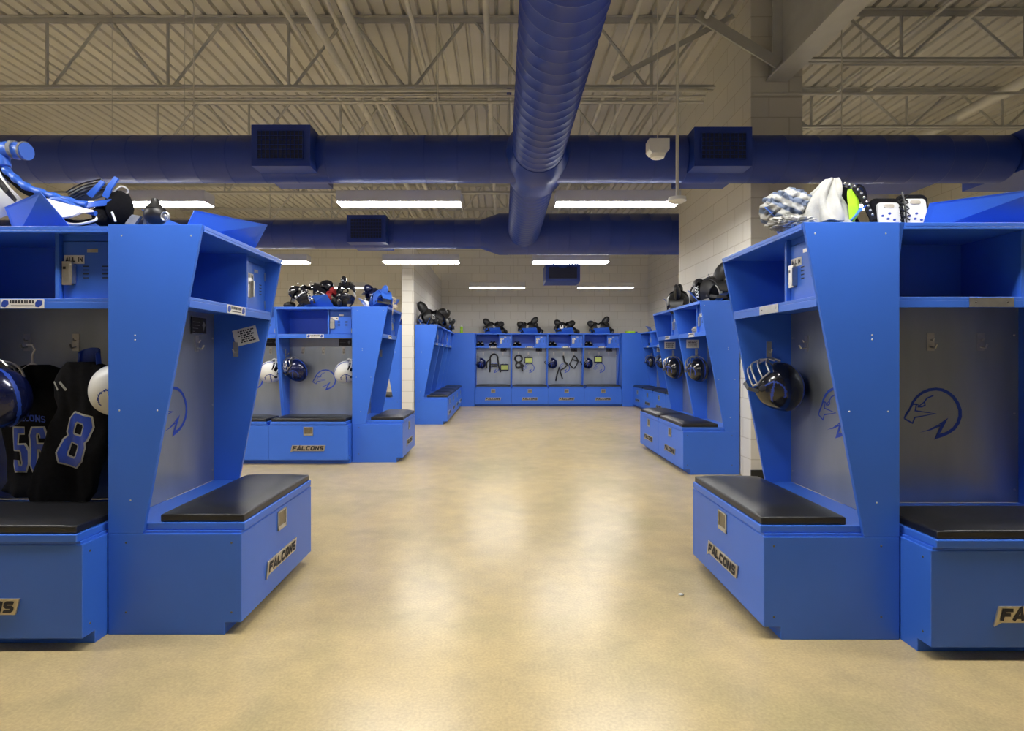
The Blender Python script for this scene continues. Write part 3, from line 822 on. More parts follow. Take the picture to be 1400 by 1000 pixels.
helmet('white', L2b, .77, -.17, 1.06, (.62, -.15, .80), (-.6, -.6, .4), 'white helmet just peeking past the nearest left island')
helmet('white', L0, .80, -.20, 1.085, (.45, -.0, .88), (-.8, -.45, .4), 'white helmet half hidden right of the number 8 jersey', .92)
helmet('blue', L0, .31, -.31, 1.055, (-.2, -.1, .95), (.9, -.35, .2), 'dark helmet cut off by the left edge of the picture')
for i, n in ((0, 'first'), (2, 'third'), (3, 'fourth')):
    helmet('blue', BK[i], .13, -.17, 1.08, fF, cF, 'tiny dark helmet in the far row, %s locker' % n)

# ------------------------------------------------------------------ jerseys in L0
def jersey(name, loc, rot, outline, depthfn, label, t=.012):
    """outline: list of (z, xl, xr) rows"""
    r = empty(name, loc, 0, label, 'jersey', rot=rot)
    zs = [q[0] for q in outline]
    def row(v):
        k = v*(len(outline)-1); i = min(int(k), len(outline)-2); a = k-i
        return [outline[i][j]*(1-a)+outline[i+1][j]*a for j in range(3)]
    def Pf(u, v, s):
        z, xl, xr = row(v); x = xl+(xr-xl)*u
        e = math.sin(PI*min(1, max(0, u)))**.5 if 0 < u < 1 else 0
        return Vector((x, depthfn(x, z)*(1) + s*(t+.018*e), z))
    nu, nv = 34, 44
    m = MB()
    front = [Pf(i/nu, j/nv, -1) for j in range(nv+1) for i in range(nu+1)]
    back = [Pf(i/nu, j/nv, 1) for j in range(nv+1) for i in range(nu+1)]
    Wd = nu+1; K = len(front); f = []
    for j in range(nv):
        for i in range(nu):
            a, b, c, d = j*Wd+i, j*Wd+i+1, (j+1)*Wd+i+1, (j+1)*Wd+i
            f.append([a, b, c, d]); f.append([K+d, K+c, K+b, K+a])
    for j in range(nv):
        a, d = j*Wd, (j+1)*Wd; f.append([a, d, K+d, K+a]); a, d = j*Wd+nu, (j+1)*Wd+nu; f.append([d, a, K+a, K+d])
    for i in range(nu): f.append([i+1, i, K+i, K+i+1]); a = nv*Wd+i; f.append([a, a+1, K+a+1, K+a])
    m.add(front+back, f); m.build('body', 'blackcloth', r, smooth=True, angle=70)
    def surf(x, z):
        # locate row
        for i in range(len(outline)-1):
            if outline[i][0] >= z >= outline[i+1][0]:
                a = (outline[i][0]-z)/(outline[i][0]-outline[i+1][0]); xl = outline[i][1]*(1-a)+outline[i+1][1]*a; xr = outline[i][2]*(1-a)+outline[i+1][2]*a
                u = min(.999, max(.001, (x-xl)/(xr-xl))); return depthfn(x, z)-(t+.018*math.sin(PI*u)**.5)
        return depthfn(x, z)-t-.018
    return r, surf
def digits(r, surf, strokes, cx, cz, w, h, sw, tilt=0, name='number'):
    def tr(p):
        x, z = (p[0]-.5)*w, (p[1]-.5)*h; c, s = math.cos(tilt), math.sin(tilt)
        return (cx+x*c-z*s, cz+x*s+z*c)
    for st in strokes:
        pts, closed = st; q = [tr(p) for p in pts]
        m = MB(); ribbon(m, q, sw+.016, closed, lambda x, z: surf(x, z)-.0035, step=.01, across=5); o = m.build(name, 'whitecloth', r)
        m = MB(); ribbon(m, q, sw, closed, lambda x, z: surf(x, z)-.006, step=.01, across=5); m.build('number_fill', 'decal', o)
def folds(seed, amp):
    def f(x, z):
        return amp*(noise.noise(Vector((x*7+seed, z*2.5, seed)))*1.0+.5*noise.noise(Vector((x*18+seed, z*6, 3))))
    return f
j1out = [(0, -.05, .06), (-.03, -.15, .15), (-.08, -.20, .19), (-.16, -.20, .19), (-.26, -.17, .17), (-.45, -.15, .18), (-.58, -.14, .19), (-.63, -.17, .19), (-.66, -.10, .17)]
j1, s1 = jersey('football_jersey', (-2.325, 2.80, 1.20), (0, 0, 0), j1out, folds(2, .028), 'black jersey with blue 56 on a hanger in the nearest left locker')
five = [([(.86, .94), (.16, .94), (.16, .56), (.72, .56), (.84, .46), (.84, .18), (.70, .06), (.22, .06), (.12, .16), (.12, .26)], False)]
six = [([(.86, .76), (.86, .82), (.74, .94), (.28, .94), (.14, .82), (.14, .18), (.28, .06), (.74, .06), (.86, .18), (.86, .44), (.74, .56), (.14, .56)], False)]
eight = [([(.22, .97), (.78, .97), (.92, .85), (.92, .62), (.80, .52), (.20, .52), (.08, .62), (.08, .85)], True), ([(.20, .52), (.80, .52), (.94, .40), (.94, .15), (.80, .03), (.20, .03), (.06, .15), (.06, .40)], True)]
digits(j1, s1, five, -.055, -.420, .066, .215, .024)
digits(j1, s1, six, .028, -.420, .066, .215, .024)
m = MB(); word(m, 'FALCONS', .15, .034, .0055, lambda x, z: s1(x, z)-.006, 0, -.013, -.262, 1.8); m.build('chest_lettering', 'decal', j1)
m = MB()
for k, hh in enumerate((.010, .018, .027)): x = -.03+.012*k; m.prism([(x, -.215), (x+.009, -.215), (x+.003, -.215+hh), (x-.005, -.215+hh)], s1(0, -.19)-.011, s1(0, -.19)-.008, 'y')
m.build('maker_mark', 'whitecloth', j1)
m = MB(); m.tube([(0, 0, .0), (.0, 0, .05), (.012, -.0, .075), (.0, 0, .10), (-.03, 0, .10)], .005, 8); m.tube([(-.09, 0, -.045), (0, 0, .01), (.09, 0, -.045)], .005, 8)
tag(m.build('coat_hanger', 'white', loc=(-2.33, 2.775, 1.20), smooth=True), 'white plastic hanger holding the number 56 jersey', 'hanger')

j2out = [(.03, -.07, .05), (.0, -.10, .125), (-.05, -.14, .13), (-.09, -.15, .13), (-.14, -.15, .132), (-.195, -.13, .132), (-.335, -.185, .115), (-.475, -.22, .085), (-.60, -.25, .055), (-.645, -.235, .02)]
j2, s2 = jersey('football_jersey', (-2.02, 2.71, 1.185), (0, 0, 0), j2out, folds(9, .035), 'black jersey with a large tilted blue 8 in the nearest left locker')
digits(j2, s2, eight, -.026, -.345, .105, .225, .036, tilt=-.30)
m = MB()
def coll(u, v):
    a = -.5+4.1*u
    return (-.0+.055*math.cos(a)*(1-.2*v), -.0+.03*math.sin(a), .0+.10*v+.02*math.sin(a))
m.sheet(coll, 20, 5, .008); m.build('collar', 'decal', j2, smooth=True, loc=(.02, 0, -.02))
m = MB()
for k in range(2):
    ribbon(m, [(-.14+.045*k, -.065-.0*k), (-.11+.045*k, -.105)], .012, False, lambda x, z: s2(x, z)-.004, step=.01)
m.build('sleeve_stripe', 'whitecloth', j2)

# ------------------------------------------------------------------ shoulder pads
def pads(loc, rz, label, body='black', accent='black', s=1.0, tilt=(0, 0), wing=1.0, group='shoulder pads on top of the lockers', lace='white', seed=0, name='shoulder_pads'):
    r = empty(name, loc, 0, label, 'shoulder pads', group, rot=(tilt[0], tilt[1], rz)); r.scale = (s, s, s)
    path = [(-.12, .0), (-.135, .07), (-.13, .14), (-.09, .20), (-.03, .225), (.03, .225), (.09, .20), (.125, .14), (.13, .07), (.115, .0)]
    for sx in (-1, 1):
        def Pf(u, v):
            k = v*(len(path)-1); i = min(int(k), len(path)-2); a = k-i
            y = path[i][0]*(1-a)+path[i+1][0]*a; z = path[i][1]*(1-a)+path[i+1][1]*a
            low = 1-z/.225; x = sx*(.012+.045*(1-low)+(.125-.02*low)*u)
            return (x, y*(1-.12*u), z-.05*u*u*(1-low)*2)
        m = MB(); m.sheet(Pf, 6, 22, .010); m.build('shoulder_arch', body, r, smooth=True, angle=50)
        # epaulet: padded flap standing up and out
        m = MB(); sm = []
        for k in range(9):
            t = k/8; wv = wing*(.85+.35*math.sin(len(label)*1.7+sx*2.1+loc[0]*3)); sm.append((sx*(.085+.15*t), 0.02*math.sin(t*3), .15+.13*wv*t))
        base_i = len(m.v)
        m.tube(sm, .05, 14, rr=[.045, .058, .068, .074, .076, .074, .068, .056, .034])
        m.v = [(x, y*.55, z) for x, y, z in m.v]
        m.build('epaulet', accent if sx > 0 and seed % 2 else body, r, smooth=True, angle=60)
        def Cc(u, v):
            a = (u-.5)*2.6; b = v*1.25
            return (sx*(.13+.105*math.sin(b)), .10*math.sin(a)*(1-.3*v), .175*math.cos(b)*.9+.02-.03*v)
        m = MB(); m.sheet(Cc, 10, 6, .010); m.build('shoulder_cup', accent, r, smooth=True, angle=50)
        m = MB(); m.strap([(sx*.10, -.125, .03), (sx*.17, -.06, .0), (sx*.17, .05, .0), (sx*.10, .12, .03)], .028, .004, (0, 0, 1)); m.build('side_strap', 'black', r)
    m = MB(); m.tube([(.062*math.cos(a), .075*math.sin(a)*1.1, .205+.018*math.cos(2*a)) for a in [2*PI*k/20 for k in range(20)]], .014, 8, True); m.build('collar', 'blackcloth', r, smooth=True)
    m = MB()
    for k in range(4):
        z = .03+.028*k
        m.tube([(-.022, -.145, z), (.022, -.148, z+.022)], .003, 5); m.tube([(.022, -.145, z), (-.022, -.148, z+.022)], .003, 5)
    m.build('lacing', lace, r)
    return r
def crumple(c, r, label, m_, name, cat, seed, amp=.25, group=None, n=40):
    o = MB()
    def fn(d):
        q = d*2.2+Vector((seed, seed*.7, 0)); fold = abs(math.sin(4*noise.noise(q*1.0)+6*noise.noise(q*.5+Vector((3, 1, 2)))))
        return 1-amp+amp*fold+.5*amp*noise.noise(d*6+Vector((seed, 0, 0)))
    o.ball((0, 0, 0), r, n, int(n*.7), fn)
    return tag(o.build(name, m_, loc=c, smooth=True, angle=70), label, cat, group)

# --- back row gear
for i, (n, b_, sd) in enumerate((('first', 'black', 0), ('second', 'black', 1), ('third', 'white', 0), ('fourth', 'black', 1))):
    o = BK[i]
    pads(at(o, .44, -.11, 1.875), .2*(-1)**i, 'shoulder pads standing on the %s locker of the far row' % n, 'black', b_ if n != 'third' else 'black', 1.12, (0, .1*(-1)**i), 1.1, seed=sd, lace='white')
    pads(at(o, .62, -.13, 1.835), 1.0 if i % 2 else -.6, 'second set of dark pads leaning right on the %s locker of the far row' % n, 'black', 'black', .85, (.35, .6), 1.0, seed=1)
m = MB(); m.prism([(-.05, 0), (-.045, .09), (-.02, .10), (-.015, .05), (.015, .05), (.02, .10), (.045, .09), (.05, 0)], -.01, .01, 'y')
tag(m.build('pad_plate', 'white', loc=at(BK[2], .36, -.30, 1.95), bevel=.004), 'white H shaped plate on the third pads of the far row', 'pad plate')
# --- L3 row gear
for i in range(4):
    o = L3[i]
    pads(at(o, .45, -.25, 1.875), o.rotation_euler.z+.3*(-1)**i-PI/2, 'dark shoulder pads on the partition wall row, %s from the camera' % ('first', 'second', 'third', 'fourth')[i], 'black', 'black', 1.15-.1*i, (0, .08), 1.2, seed=i)
pads(at(L3[0], .40, -.20, 1.835), PI/2+.8, 'dark pads lying low in front on the first partition wall locker', 'black', 'black', .8, (.3, -.4), .6)
# --- L2
chrome = pads(at(L2a, .38, -.17, 1.875), .15, 'black shoulder pads with white buckles on the second left island', 'gloss', 'gloss', 1.1, (0, -.2), .5, lace='white')
m = MB()
random.seed(5)
for k in range(18): m = MB(); m.ball((random.uniform(-.15, .12), random.uniform(-.15, -.11), random.uniform(.05, .24)), random.uniform(.006, .014), 8, 6); m.build('buckle', 'steel', chrome)
pads(at(L2a, .60, -.18, 1.90), -.5, 'red and black padding between the pads of the second left island', 'red', 'red', .62, (.3, -.55), .3, lace='white')
tall = pads(at(L2a, .80, -.20, 1.84), 1.4, 'tall black shoulder pads standing on end on the second left island', 'gloss', 'black', .95, (0, -1.15), .5)
tall.location.z = 1.96; tall.scale = (.8,)*3
crumple(at(L2a, .69, -.30, 1.90), (.06, .05, .06), 'rounded black pad below the red padding on the second left island', 'black', 'knee_pad', 'pad', 3, .12)
crumple(at(L2a, .10, -.22, 1.865), (.075, .06, .045), 'small round black pad on the left corner of the second left island', 'black', 'knee_pad', 'pad', 5, .1)
for dx, lb in ((-.16, 'left'), (-.06, 'right')):
    crumple(at(L2b, .80+dx, -.25, 1.875), (.05, .06, .055), 'black glove shape, %s one, beside the nearest left island top' % lb, 'blackcloth', 'padded_glove', 'glove', 7+dx, .2)
m = MB(); m.prism([(-.02, 0), (.02, 0), (.025, .08), (-.015, .09)], -.02, .02, 'y'); tag(m.build('pad_strip', 'red', loc=at(L2b, .60, -.28, 1.83), bevel=.006), 'red patch of padding by the black gloves on the second left island', 'pad')
# L2c
pads(at(L2c, .30, -.27, 1.86), 2.2, 'blue shoulder pads on the side-on locker of the second left island', 'blue', 'blue', .85, (.1, .2), .9)
pads(at(L2c, .45, -.06-.1, 1.92), .6, 'dark navy pads behind the cream ones on the second left island', 'helmetblue', 'helmetblue', .75, (.1, .3), .6)
crumple(at(L2c, .38, -.36, 1.94), (.09, .07, .06), 'cream quilted pad lumps on the side-on locker of the second left island', 'cream', 'quilted_pad', 'pad', 12, .2)
m = MB(); m.strap([(0, 0, 0), (.01, -.03, -.06), (0, -.04, -.16)], .03, .004, (0, 1, 0)); m.ball((.03, -.02, -.06), (.03, .03, .03), 12, 8)
tag(m.build('hanging_strap', 'cream', loc=at(L2c, .20, -.44, 1.90), smooth=True, angle=50), 'loose strap dangling over the edge of the side-on locker', 'strap')
# --- R2, R3
pads(at(R2[0], .55, -.17, 1.86), -PI/2+.3, 'black shoulder pads with beaded strap on the nearer pier locker', 'black', 'black', 1.15, (0, -.15), 1.3, seed=0)
pads(at(R2[1], .60, -.26, 1.85), -PI/2-.4, 'black shoulder pads tipped toward the aisle on the farther pier locker', 'black', 'black', 1.0, (0, .35), 1.3, seed=0)
m = MB(); pts = [(0, 0, .30), (.04, -.01, .27), (.09, -.02, .235), (.14, -.02, .20), (.19, -.01, .165)]; m.strap(pts, .03, .005, (0, 1, .4))
for p in pts: m.ball((p[0], p[1]-.008, p[2]+.004), .009, 8, 6)
tag(m.build('riveted_strap', 'greycloth', loc=at(R2[0], .62, -.22, 1.84)), 'riveted strap between the pads on the nearer pier locker', 'strap')
pads(at(R3[2], .5, -.22, 1.86), -PI/2, 'dark blue pads on the far right row of lockers', 'helmetblue', 'black', .85, (0, .3), 1.2)
crumple(at(R2[0], .40, -.25, 1.548), (.07, .14, .045), 'crumpled white towel on the shelf of the nearer pier locker', 'whitecloth', 'folded_towel', 'towel', 21, .3)
for i, lb in ((1, 'nearest'), (2, 'middle'), (3, 'farthest')):
    crumple(at(R3[i], .40, -.25, 1.552), (.07, .10, .042), 'dark gloves on a shelf of the far right row, %s' % lb, 'blackcloth', 'padded_glove', 'glove', 31+i, .25)

# cleats on the shelves of the far row
def cleat_proto():
    r = empty('cleat', (0, 0, 0))
    m = MB(); m.ball((0, 0, .045), (.13, .045, .035), 20, 12, lambda d: 1-.15*max(0, d.x)); m.ball((-.07, 0, .075), (.055, .040, .05), 16, 10); m.build('upper', 'blackcloth', r, smooth=True)
    m = MB(); m.prism([(-.12, -.03), (-.04, -.035), (.08, -.045), (.125, -.01), (.12, .03), (.05, .045), (-.04, .03), (-.12, .03)], .008, .018, 'z')
    for x in (-.09, .02, .09):
        for y in (-.02, .02): m.box(x-.006, x+.006, y-.006, y+.006, 0, .008)
    m.build('sole', 'black', r)
    m = MB()
    for k in range(4): m.tube([(-.01+.02*k, -.02, .083-.004*k), (0+.02*k, .02, .083-.004*k)], .003, 5)
    m.build('laces', 'white', r)
    return r
cp = None
for i, us in ((0, (.10, .42)), (1, (.13,)), (2, (.12,)), (3, (.13,))):
    for k, u in enumerate(us):
        for s, lr in ((-1, 'left'), (1, 'right')):
            c = cleat_proto() if cp is None else copy_tree(cp); cp = cp or c
            c.location = at(BK[i], u+.055*s+.02, -.20, 1.511); c.rotation_euler = (0, 0, -PI/2+.25*s)
            tag(c, '%s black shoe on the shelf of far row locker %s%s' % (lr, ('one', 'two', 'three', 'four')[i], ', beside the door' if k else ''), 'shoe', 'black cleats on the far row shelves')

# harnesses and lime cards
def harness(pts_list, o, u, z, label, w=.03):
    h = empty('strap_harness', at(o, u, -.06, z), 0, label, 'harness', 'black strap harnesses in the far row')
    for pts in pts_list:
        m = MB(); pass
        # broad side toward the viewer
        m = MB(); q = [(p[0], -.01-.01*math.sin(p[1]*20), p[1]) for p in pts]; m.tube(q, w*.62, 8); m.build('strap', 'black', h, smooth=True)
    return h
def loop(cx, cz, rx, rz, a0=0, a1=360, n=16): return [(cx+rx*math.cos(math.radians(a0+(a1-a0)*k/n)), cz+rz*math.sin(math.radians(a0+(a1-a0)*k/n))) for k in range(n+1)]
harness([loop(0, 0, .10, .11, -20, 200)+[(-.10, -.2), (-.11, -.36)], [(.10, -.03), (.12, -.2), (.17, -.36)], [(-.08, -.16), (.09, -.16)], [(-.07, -.2), (.09, -.2)], [(-.10, -.02), (-.19, -.1), (-.19, -.26)]], BK[0], .47, 1.20, 'black harness with two hanging straps in the first far row locker')
harness([loop(0, 0, .09, .09), loop(0, -.17, .07, .07), [(-.06, -.23), (.07, -.21)], [(.07, -.12), (.14, -.20)], [(.09, -.2), (.10, -.32)]], BK[1], .19, 1.19, 'black harness with two round loops in the second far row locker', .035)
harness([[(0, 0), (.03, -.15), (.10, -.25), (.02, -.33), (-.08, -.38), (-.10, -.30), (-.16, -.5), (-.19, -.65)], [(-.08, -.40), (-.02, -.6)], [(.03, -.15), (.12, -.22)]], BK[2], .43, 1.27, 'black harness hanging lower left in the third far row locker', .028)
harness([[(0, 0), (-.05, -.1), (-.12, -.22), (-.05, -.3), (.0, -.33), (.06, -.25), (.11, -.14), (.06, -.05), (0, 0)], [(-.05, -.1), (.10, -.14)]], BK[2], .71, 1.27, 'black harness folded to the right in the third far row locker', .028)
for i, u, z in ((0, .74, .965), (1, .45, 1.15), (3, .42, 1.17)):
    c = empty('play_card', at(BK[i], u, -.055, z), 0, 'lime card in a dark frame in the %s far row locker' % ('first', 'second', 'third', 'fourth')[i], 'card', 'lime cards in the far row')
    m = MB(); m.box(-.105, .105, -.006, .006, -.085, .085); m.build('frame', 'helmetblue', c)
    m = MB(); m.box(-.085, .085, -.009, -.006, -.06, .055); m.build('card', 'limecard', c)
    m = MB(); m.tube([(-.05, 0, .085), (0, 0, .12), (.05, 0, .085)], .004, 6); m.build('cord', 'black', c)

# bottles and lime box on top of the filler panels
def bottle(loc, label):
    r = empty('squeeze_bottle', loc, 0, label, 'bottle')
    m = MB(); m.lathe([(.0, 0), (.036, 0), (.038, .02), (.036, .09), (.030, .11), (.037, .13), (.037, .16), (.020, .175)], n=20); m.build('bottle_body', 'lime', r, smooth=True)
    m = MB(); m.lathe([(.022, .172), (.022, .192), (.009, .2), (.008, .222), (0, .222)], n=16); m.build('bottle_cap', 'white', r, smooth=True)
bottle((-1.02, 14.15, 1.831), 'lime bottle with white cap on top of the left filler panel')
r = empty('lime_case', (3.28, 14.2, 1.831), 0, 'small lime green case on top of the right filler panel', 'case')
m = MB(); m.box(-.14, .10, -.06, .06, 0, .055); m.build('case_body', 'lime', r, bevel=.012)
m = MB(); m.box(.06, .16, -.05, .05, 0, .045); m.build('case_end', 'decal', r, bevel=.01)

# ------------------------------------------------------------------ R1 / R0 top gear
crumple(P(1075, 287, 2.78), (.125, .12, .105), 'striped white and blue practice jersey bundled on the nearest right locker', 'stripe', 'bundled_jersey', 'jersey', 41, .20, n=72)
def drape(u, v):
    a = u*2*PI
    rad = (.02+.085*v**.8)*(1+.26*math.sin(a*5+v*3)+.16*math.sin(a*11-v*4))
    return (.05*(1-v)+rad*1.15*math.cos(a)-.02*math.sin(v*3), rad*.9*math.sin(a), .225*(1-v)**1.1)
m = MB(); m.sheet(drape, 60, 20, .006)
tag(m.build('draped_shirt', 'whitecloth', loc=P(1124, 308.5, 2.72)+Vector((0, 0, 0)), smooth=True, angle=70), 'white shirt pulled up to a peak beside the striped bundle', 'shirt')
crumple(P(1083, 316, 2.66)+Vector((0, 0, .035)), (.12, .06, .04), 'white sleeve hanging low under the striped bundle', 'whitecloth', 'crumpled_sleeve', 'shirt', 55, .45, n=64)
r = empty('shoulder_pads', P(1163, 309, 2.72), 0, 'black shoulder pads with lime lining beside the draped white shirt', 'shoulder pads')
def bk(u, v): return (-.04+.10*u+.03*math.sin(v*3)*(-1), .02*math.sin(u*3), .19*v*(1-.35*u*u))
m = MB(); m.sheet(bk, 10, 12, .02); m.build('shoulder_arch', 'blackcloth', r, smooth=True)
def lm(u, v):
    w = math.sin(PI*min(.98, max(.02, v)))**.7
    return (-.02+.012*math.sin(v*4)+.032*(u-.5)*2*w*.8, -.035-.012*math.cos((u-.5)*3), .01+.16*v)
m = MB(); m.sheet(lm, 8, 14, .012); m.build('lining', 'lime', r, smooth=True)
m = MB(); pts = [(-.06, -.04, .19), (-.02, -.05, .175), (.01, -.055, .14), (.035, -.055, .10), (.055, -.05, .06), (.08, -.045, .02)]; m.strap(pts, .028, .006, (.7, 0, .5)); m.build('edge_strap', 'black', r)
m = MB()
for k in range(len(pts)-1):
    for a in (0, .5): q = Vector(pts[k]).lerp(Vector(pts[k+1]), a)+Vector((0, -.012, 0)); m.ball(q, (.006, .004, .006), 10, 6)
m.build('rivet', 'steel', r, smooth=True)
def hp(u, v): a = u*PI; return (.035+.035*math.cos(a), .02+.0*v-.03*v, .12+.075*math.sin(a))
m = MB(); m.sheet(hp, 12, 3, .012); m.build('epaulet', 'gloss', r, smooth=True)
# R0 white plates
r = empty('shoulder_pads', P(1236, 309, 2.72), 0, 'shoulder pads with two white plates laced together on the right locker row', 'shoulder pads')
def rr_poly(w, h, rad, n=5):
    pts = []
    for cx, cy, a0 in ((w/2-rad, h/2-rad, 0), (-w/2+rad, h/2-rad, 90), (-w/2+rad, -h/2+rad, 180), (w/2-rad, -h/2+rad, 270)):
        for k in range(n+1): a = math.radians(a0+90*k/n); pts.append((cx+rad*math.cos(a), cy+rad*math.sin(a)))
    return pts
for sx, hh, lb in ((-1, .155, 'l'), (1, .175, 'r')):
    m = MB(); m.prism([(p[0]+sx*.068, p[1]+hh/2-.005) for p in rr_poly(.150, hh, .032)], .012, .040, 'y'); bkp = m.build('padding', 'blackcloth', r, bevel=.008, rot=(-.15, 0, 0))
    m = MB(); m.prism([(p[0]+sx*.060+(.006*sx), p[1]+hh/2-.02) for p in rr_poly(.108, hh-.03, .018)], -.002, .012, 'y'); pl = m.build('chest_plate', 'white', r, bevel=.003, rot=(-.15, 0, 0))
    m = MB(); m.prism([(p[0]+sx*.066, p[1]+hh-.055) for p in rr_poly(.05, .018, .008)], -.005, -.002, 'y'); m.build('strap_slot', 'cream', pl)
    m = MB()
    for (x, z) in ((-.035, .05), (.0, .062), (.02, .03), (-.01, .035)): m.prism([(p[0]+sx*.066+x, p[1]+z) for p in rr_poly(.012, .010, .004)], -.005, -.002, 'y')
    m.build('plate_marks', 'decal', pl)
m = MB()
for k in range(4):
    z = .025+.032*k; m.tube([(-.022, -.012, z), (.022, -.016, z+.025)], .0035, 6); m.tube([(.022, -.012, z), (-.022, -.016, z+.025)], .0035, 6)
m.tube([(0, -.016, .0), (.004, -.018, .08), (0, -.012, .17)], .004, 6); m.build('lacing', 'black', r, rot=(-.15, 0, 0))

# ------------------------------------------------------------------ L0 / L1 top gear
r = empty('shoulder_pads', P(40, 309, 2.74), 0, 'large white shoulder pads with blue quilted trim at the upper left', 'shoulder pads')
o0 = P(40, 309, 2.74)
def q(px, py, dy=0): return P(px, py, 2.74+dy)-o0
m = MB(); pts = [q(2, 222), q(8, 232), q(20, 243), q(34, 254), q(55, 263), q(75, 269), q(95, 275), q(120, 281)]
def smoothpts(pts, n=6):
    out = []
    for i in range(len(pts)-1):
        p0 = pts[max(0, i-1)]; p1 = pts[i]; p2 = pts[i+1]; p3 = pts[min(len(pts)-1, i+2)]
        for k in range(n):
            t = k/n; out.append(.5*((2*p1)+(-p0+p2)*t+(2*p0-5*p1+4*p2-p3)*t*t+(-p0+3*p1-3*p2+p3)*t*t*t))
    return out+[pts[-1]]
sp = smoothpts(pts); m.tube(sp, .018, 10, rr=[.018+.003*math.sin(k*1.1) for k in range(len(sp))]); m.build('blue_trim', 'blue', r, smooth=True)
m = MB(); m.tube([p+Vector((-.008, .012, -.022)) for p in sp], .016, 8); m.build('trim_lining', 'blackcloth', r, smooth=True)
m = MB(); a = q(-30, 204, .02); b = q(37, 207, .0)
n_ = 20; m.tube([a.lerp(b, k/n_) for k in range(n_+1)], .045, 16, rr=[.040+.003*math.sin(k*1.7) for k in range(n_+1)]); m.tube([q(0, 210), q(4, 218), q(6, 228)], .03, 10); m.build('neck_roll', 'blue', r, smooth=True)
m = MB(); m.tube([q(17, 205), q(22, 205)], .0435, 18); m.tube([q(32, 206), q(34.5, 206.5)], .0445, 18); m.build('roll_band', 'greycloth', r, smooth=True)
def wp(u, v):
    A_ = q(-6, 222).lerp(q(40, 282), v); B_ = q(-25, 250).lerp(q(5, 300), v)
    p = A_.lerp(B_, u); p.y -= .035*math.sin(PI*v)+.02*u; return p
m = MB(); m.sheet(wp, 8, 12, .010); m.build('white_plate', 'white', r, smooth=True)
m = MB(); m.strap([q(-4, 245, -.08), q(10, 262, -.08), q(22, 275, -.06)], .03, .004, (1, 0, -.6)); m.build('side_strap', 'black', r)
def boat(u, v):
    c = q(66, 277, -.03).lerp(q(130, 293, -.03), v); w = math.sin(PI*(.06+.88*v))**.7*.055
    return c+Vector((-.02*(u-.5), -.02-.06*u, .010-w*u*1.3))
m = MB(); m.sheet(boat, 8, 16, .008); m.build('shoulder_cup', 'white', r, smooth=True)
sp = smoothpts([q(66, 279, -.04), q(73, 273, -.04), q(90, 276, -.04), q(112, 287, -.04), q(131, 292, -.04)]); m = MB(); m.tube(sp, .012, 8); m.build('cup_trim', 'blue', r, smooth=True)
sp = smoothpts([q(46, 272, -.06), q(60, 288, -.08), q(82, 302, -.09), q(104, 307, -.09), q(128, 302, -.08), q(133, 297, -.06)]); m = MB(); m.tube(sp, .006, 8); m.build('cup_edge', 'white', r, smooth=True)
m = MB(); m.tube([p+Vector((.0, .02, .010)) for p in sp], .014, 8); m.build('cup_lining', 'blackcloth', r, smooth=True)
# mesh sleeve and blue straps
o1 = P(125, 309, 2.78)
r = empty('shoulder_pads', o1, 0, 'dark tangled shoulder pads with grey mesh and blue straps behind the white pads', 'shoulder pads')
def q(px, py, dy=0): return P(px, py, 2.78+dy)-o1
def ms(u, v):
    A_ = q(90, 262).lerp(q(105, 274), u); B_ = q(140, 246).lerp(q(150, 262), u); p = A_.lerp(B_, v)
    p.y += .03*math.sin(u*7+v*3); p.z += .02*math.sin(PI*v)*(.6-u)+.006*math.sin(u*20); return p
m = MB(); m.sheet(ms, 16, 14, .006); m.build('mesh_sleeve', 'greycloth', r, smooth=True)
for k in range(5):
    m = MB(); m.tube(smoothpts([q(90+3*k, 263+2.5*k, -.03), q(110+4*k, 252+2.5*k, -.045), q(138+3*k, 245+3.5*k, -.03)]), .003, 6); m.build('piping', 'black', r)
for a, b, c_ in (((122, 268), (132, 258), (141, 248)), ((144, 270), (150, 256), (160, 243)), ((120, 281), (138, 278), (154, 276))):
    m = MB(); m.strap([q(*a, -.05), q(*b, -.06), q(*c_, -.05)], .028, .008, (1, 0, .5)); m.build('blue_strap', 'blue', r, smooth=True)
m = MB(); m.ball(q(163, 285), (.065, .06, .085), 20, 14, lambda d: 1+.1*noise.noise(d*3)); m.ball(q(143, 296, .0), (.05, .06, .055), 16, 10); m.build('padding', 'blackcloth', r, smooth=True)
m = MB(); m.tube(smoothpts([q(150, 268, -.03), q(165, 255, -.03), q(175, 262, 0), q(160, 275, 0)]), .004, 6); m.tube([q(153, 290, -.07), q(158, 303, -.07)], .005, 6); m.build('cord', 'white', r, smooth=True)
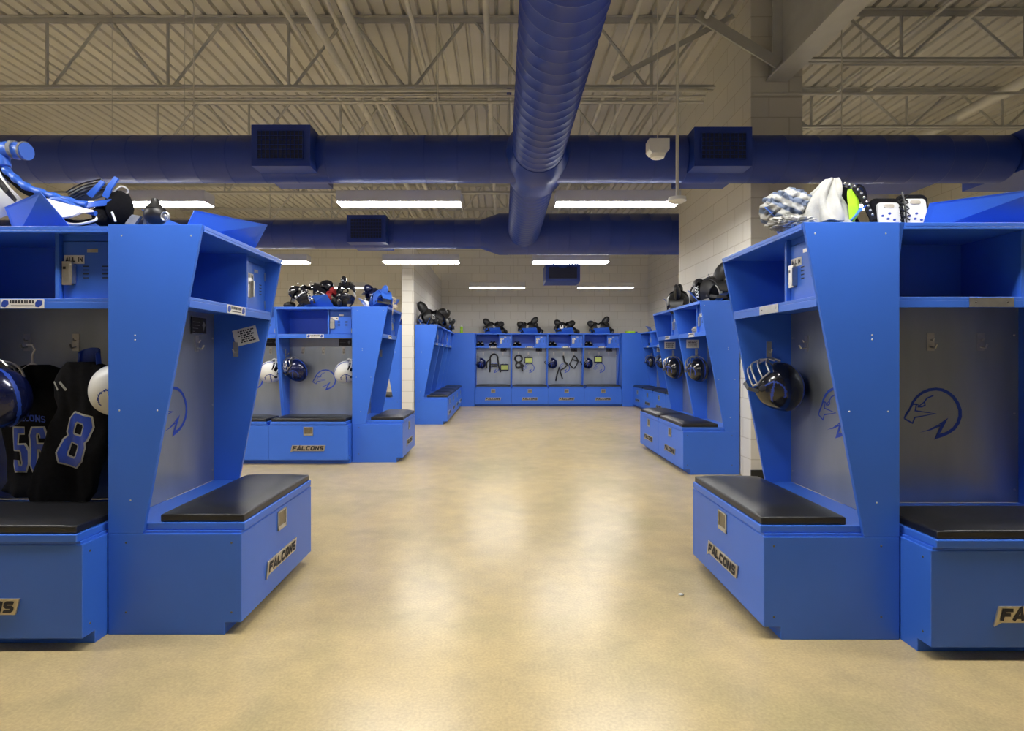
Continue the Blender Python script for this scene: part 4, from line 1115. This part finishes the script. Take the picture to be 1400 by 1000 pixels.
# pads on L1
o1 = P(212, 309, 2.72)
r = empty('shoulder_pads', o1, 0, 'black and grey shoulder pads on the nearest left locker beside the rack plate', 'shoulder pads')
def q(px, py, dy=0): return P(px, py, 2.72+dy)-o1
m = MB(); m.sheet(lambda u, v: q(198-8*v*u, 307-20*v).lerp(q(203+10*v, 307-16*v), u)+Vector((0, .03*math.sin(u*3), 0)), 6, 8, .02); m.build('chest_plate', 'greycloth', r, smooth=True)
m = MB(); m.sheet(lambda u, v: q(172+10*v, 307-13*v).lerp(q(186+8*v, 307-11*v), u), 4, 6, .02); m.build('chest_plate', 'greycloth', r, smooth=True)
m = MB(); m.ball(q(213, 294), (.055, .05, .05), 18, 12); m.lathe([(.045, .0), (.02, .03), (.014, .05)], tuple(q(212, 286)), 'z', 14); m.build('shoulder_cup', 'black', r, smooth=True)
m = MB(); m.tube([q(226+5*math.cos(a), 296+6*math.sin(a), -.04) for a in [2*PI*k/14 for k in range(14)]], .005, 6, True); m.ball(q(226, 296, -.03), .012, 10, 8); m.build('buckle', 'steel', r, smooth=True)

# scrap of paper on the floor
m = MB(); m.ball((0, 0, .006), (.014, .010, .006), 10, 6, lambda d: 1+.4*noise.noise(d*3)); tag(m.build('paper_scrap', 'paper', loc=(.93, 2.90, 0)), 'tiny white paper scrap on the floor by the right bench', 'scrap')

# ------------------------------------------------------------------ camera and light
cam = bpy.data.cameras.new('camera'); co = bpy.data.objects.new('camera', cam); COL.objects.link(co)
co.location = (0, 0, EYE); co.rotation_euler = (PI/2, 0, 0)
cam.sensor_width = 36; cam.lens = 764/1400*36; cam.shift_x = .010; cam.shift_y = -.00857; cam.clip_start = .05
scene.camera = co
w = bpy.data.worlds.new('world'); scene.world = w; w.use_nodes = True
w.node_tree.nodes['Background'].inputs[0].default_value = (.5, .5, .5, 1); w.node_tree.nodes['Background'].inputs[1].default_value = .02
scene.view_settings.view_transform = 'Standard'; scene.view_settings.look = 'None'; scene.view_settings.gamma = 1
scene.view_settings.use_curve_mapping = False; scene.view_settings.exposure = 1.32
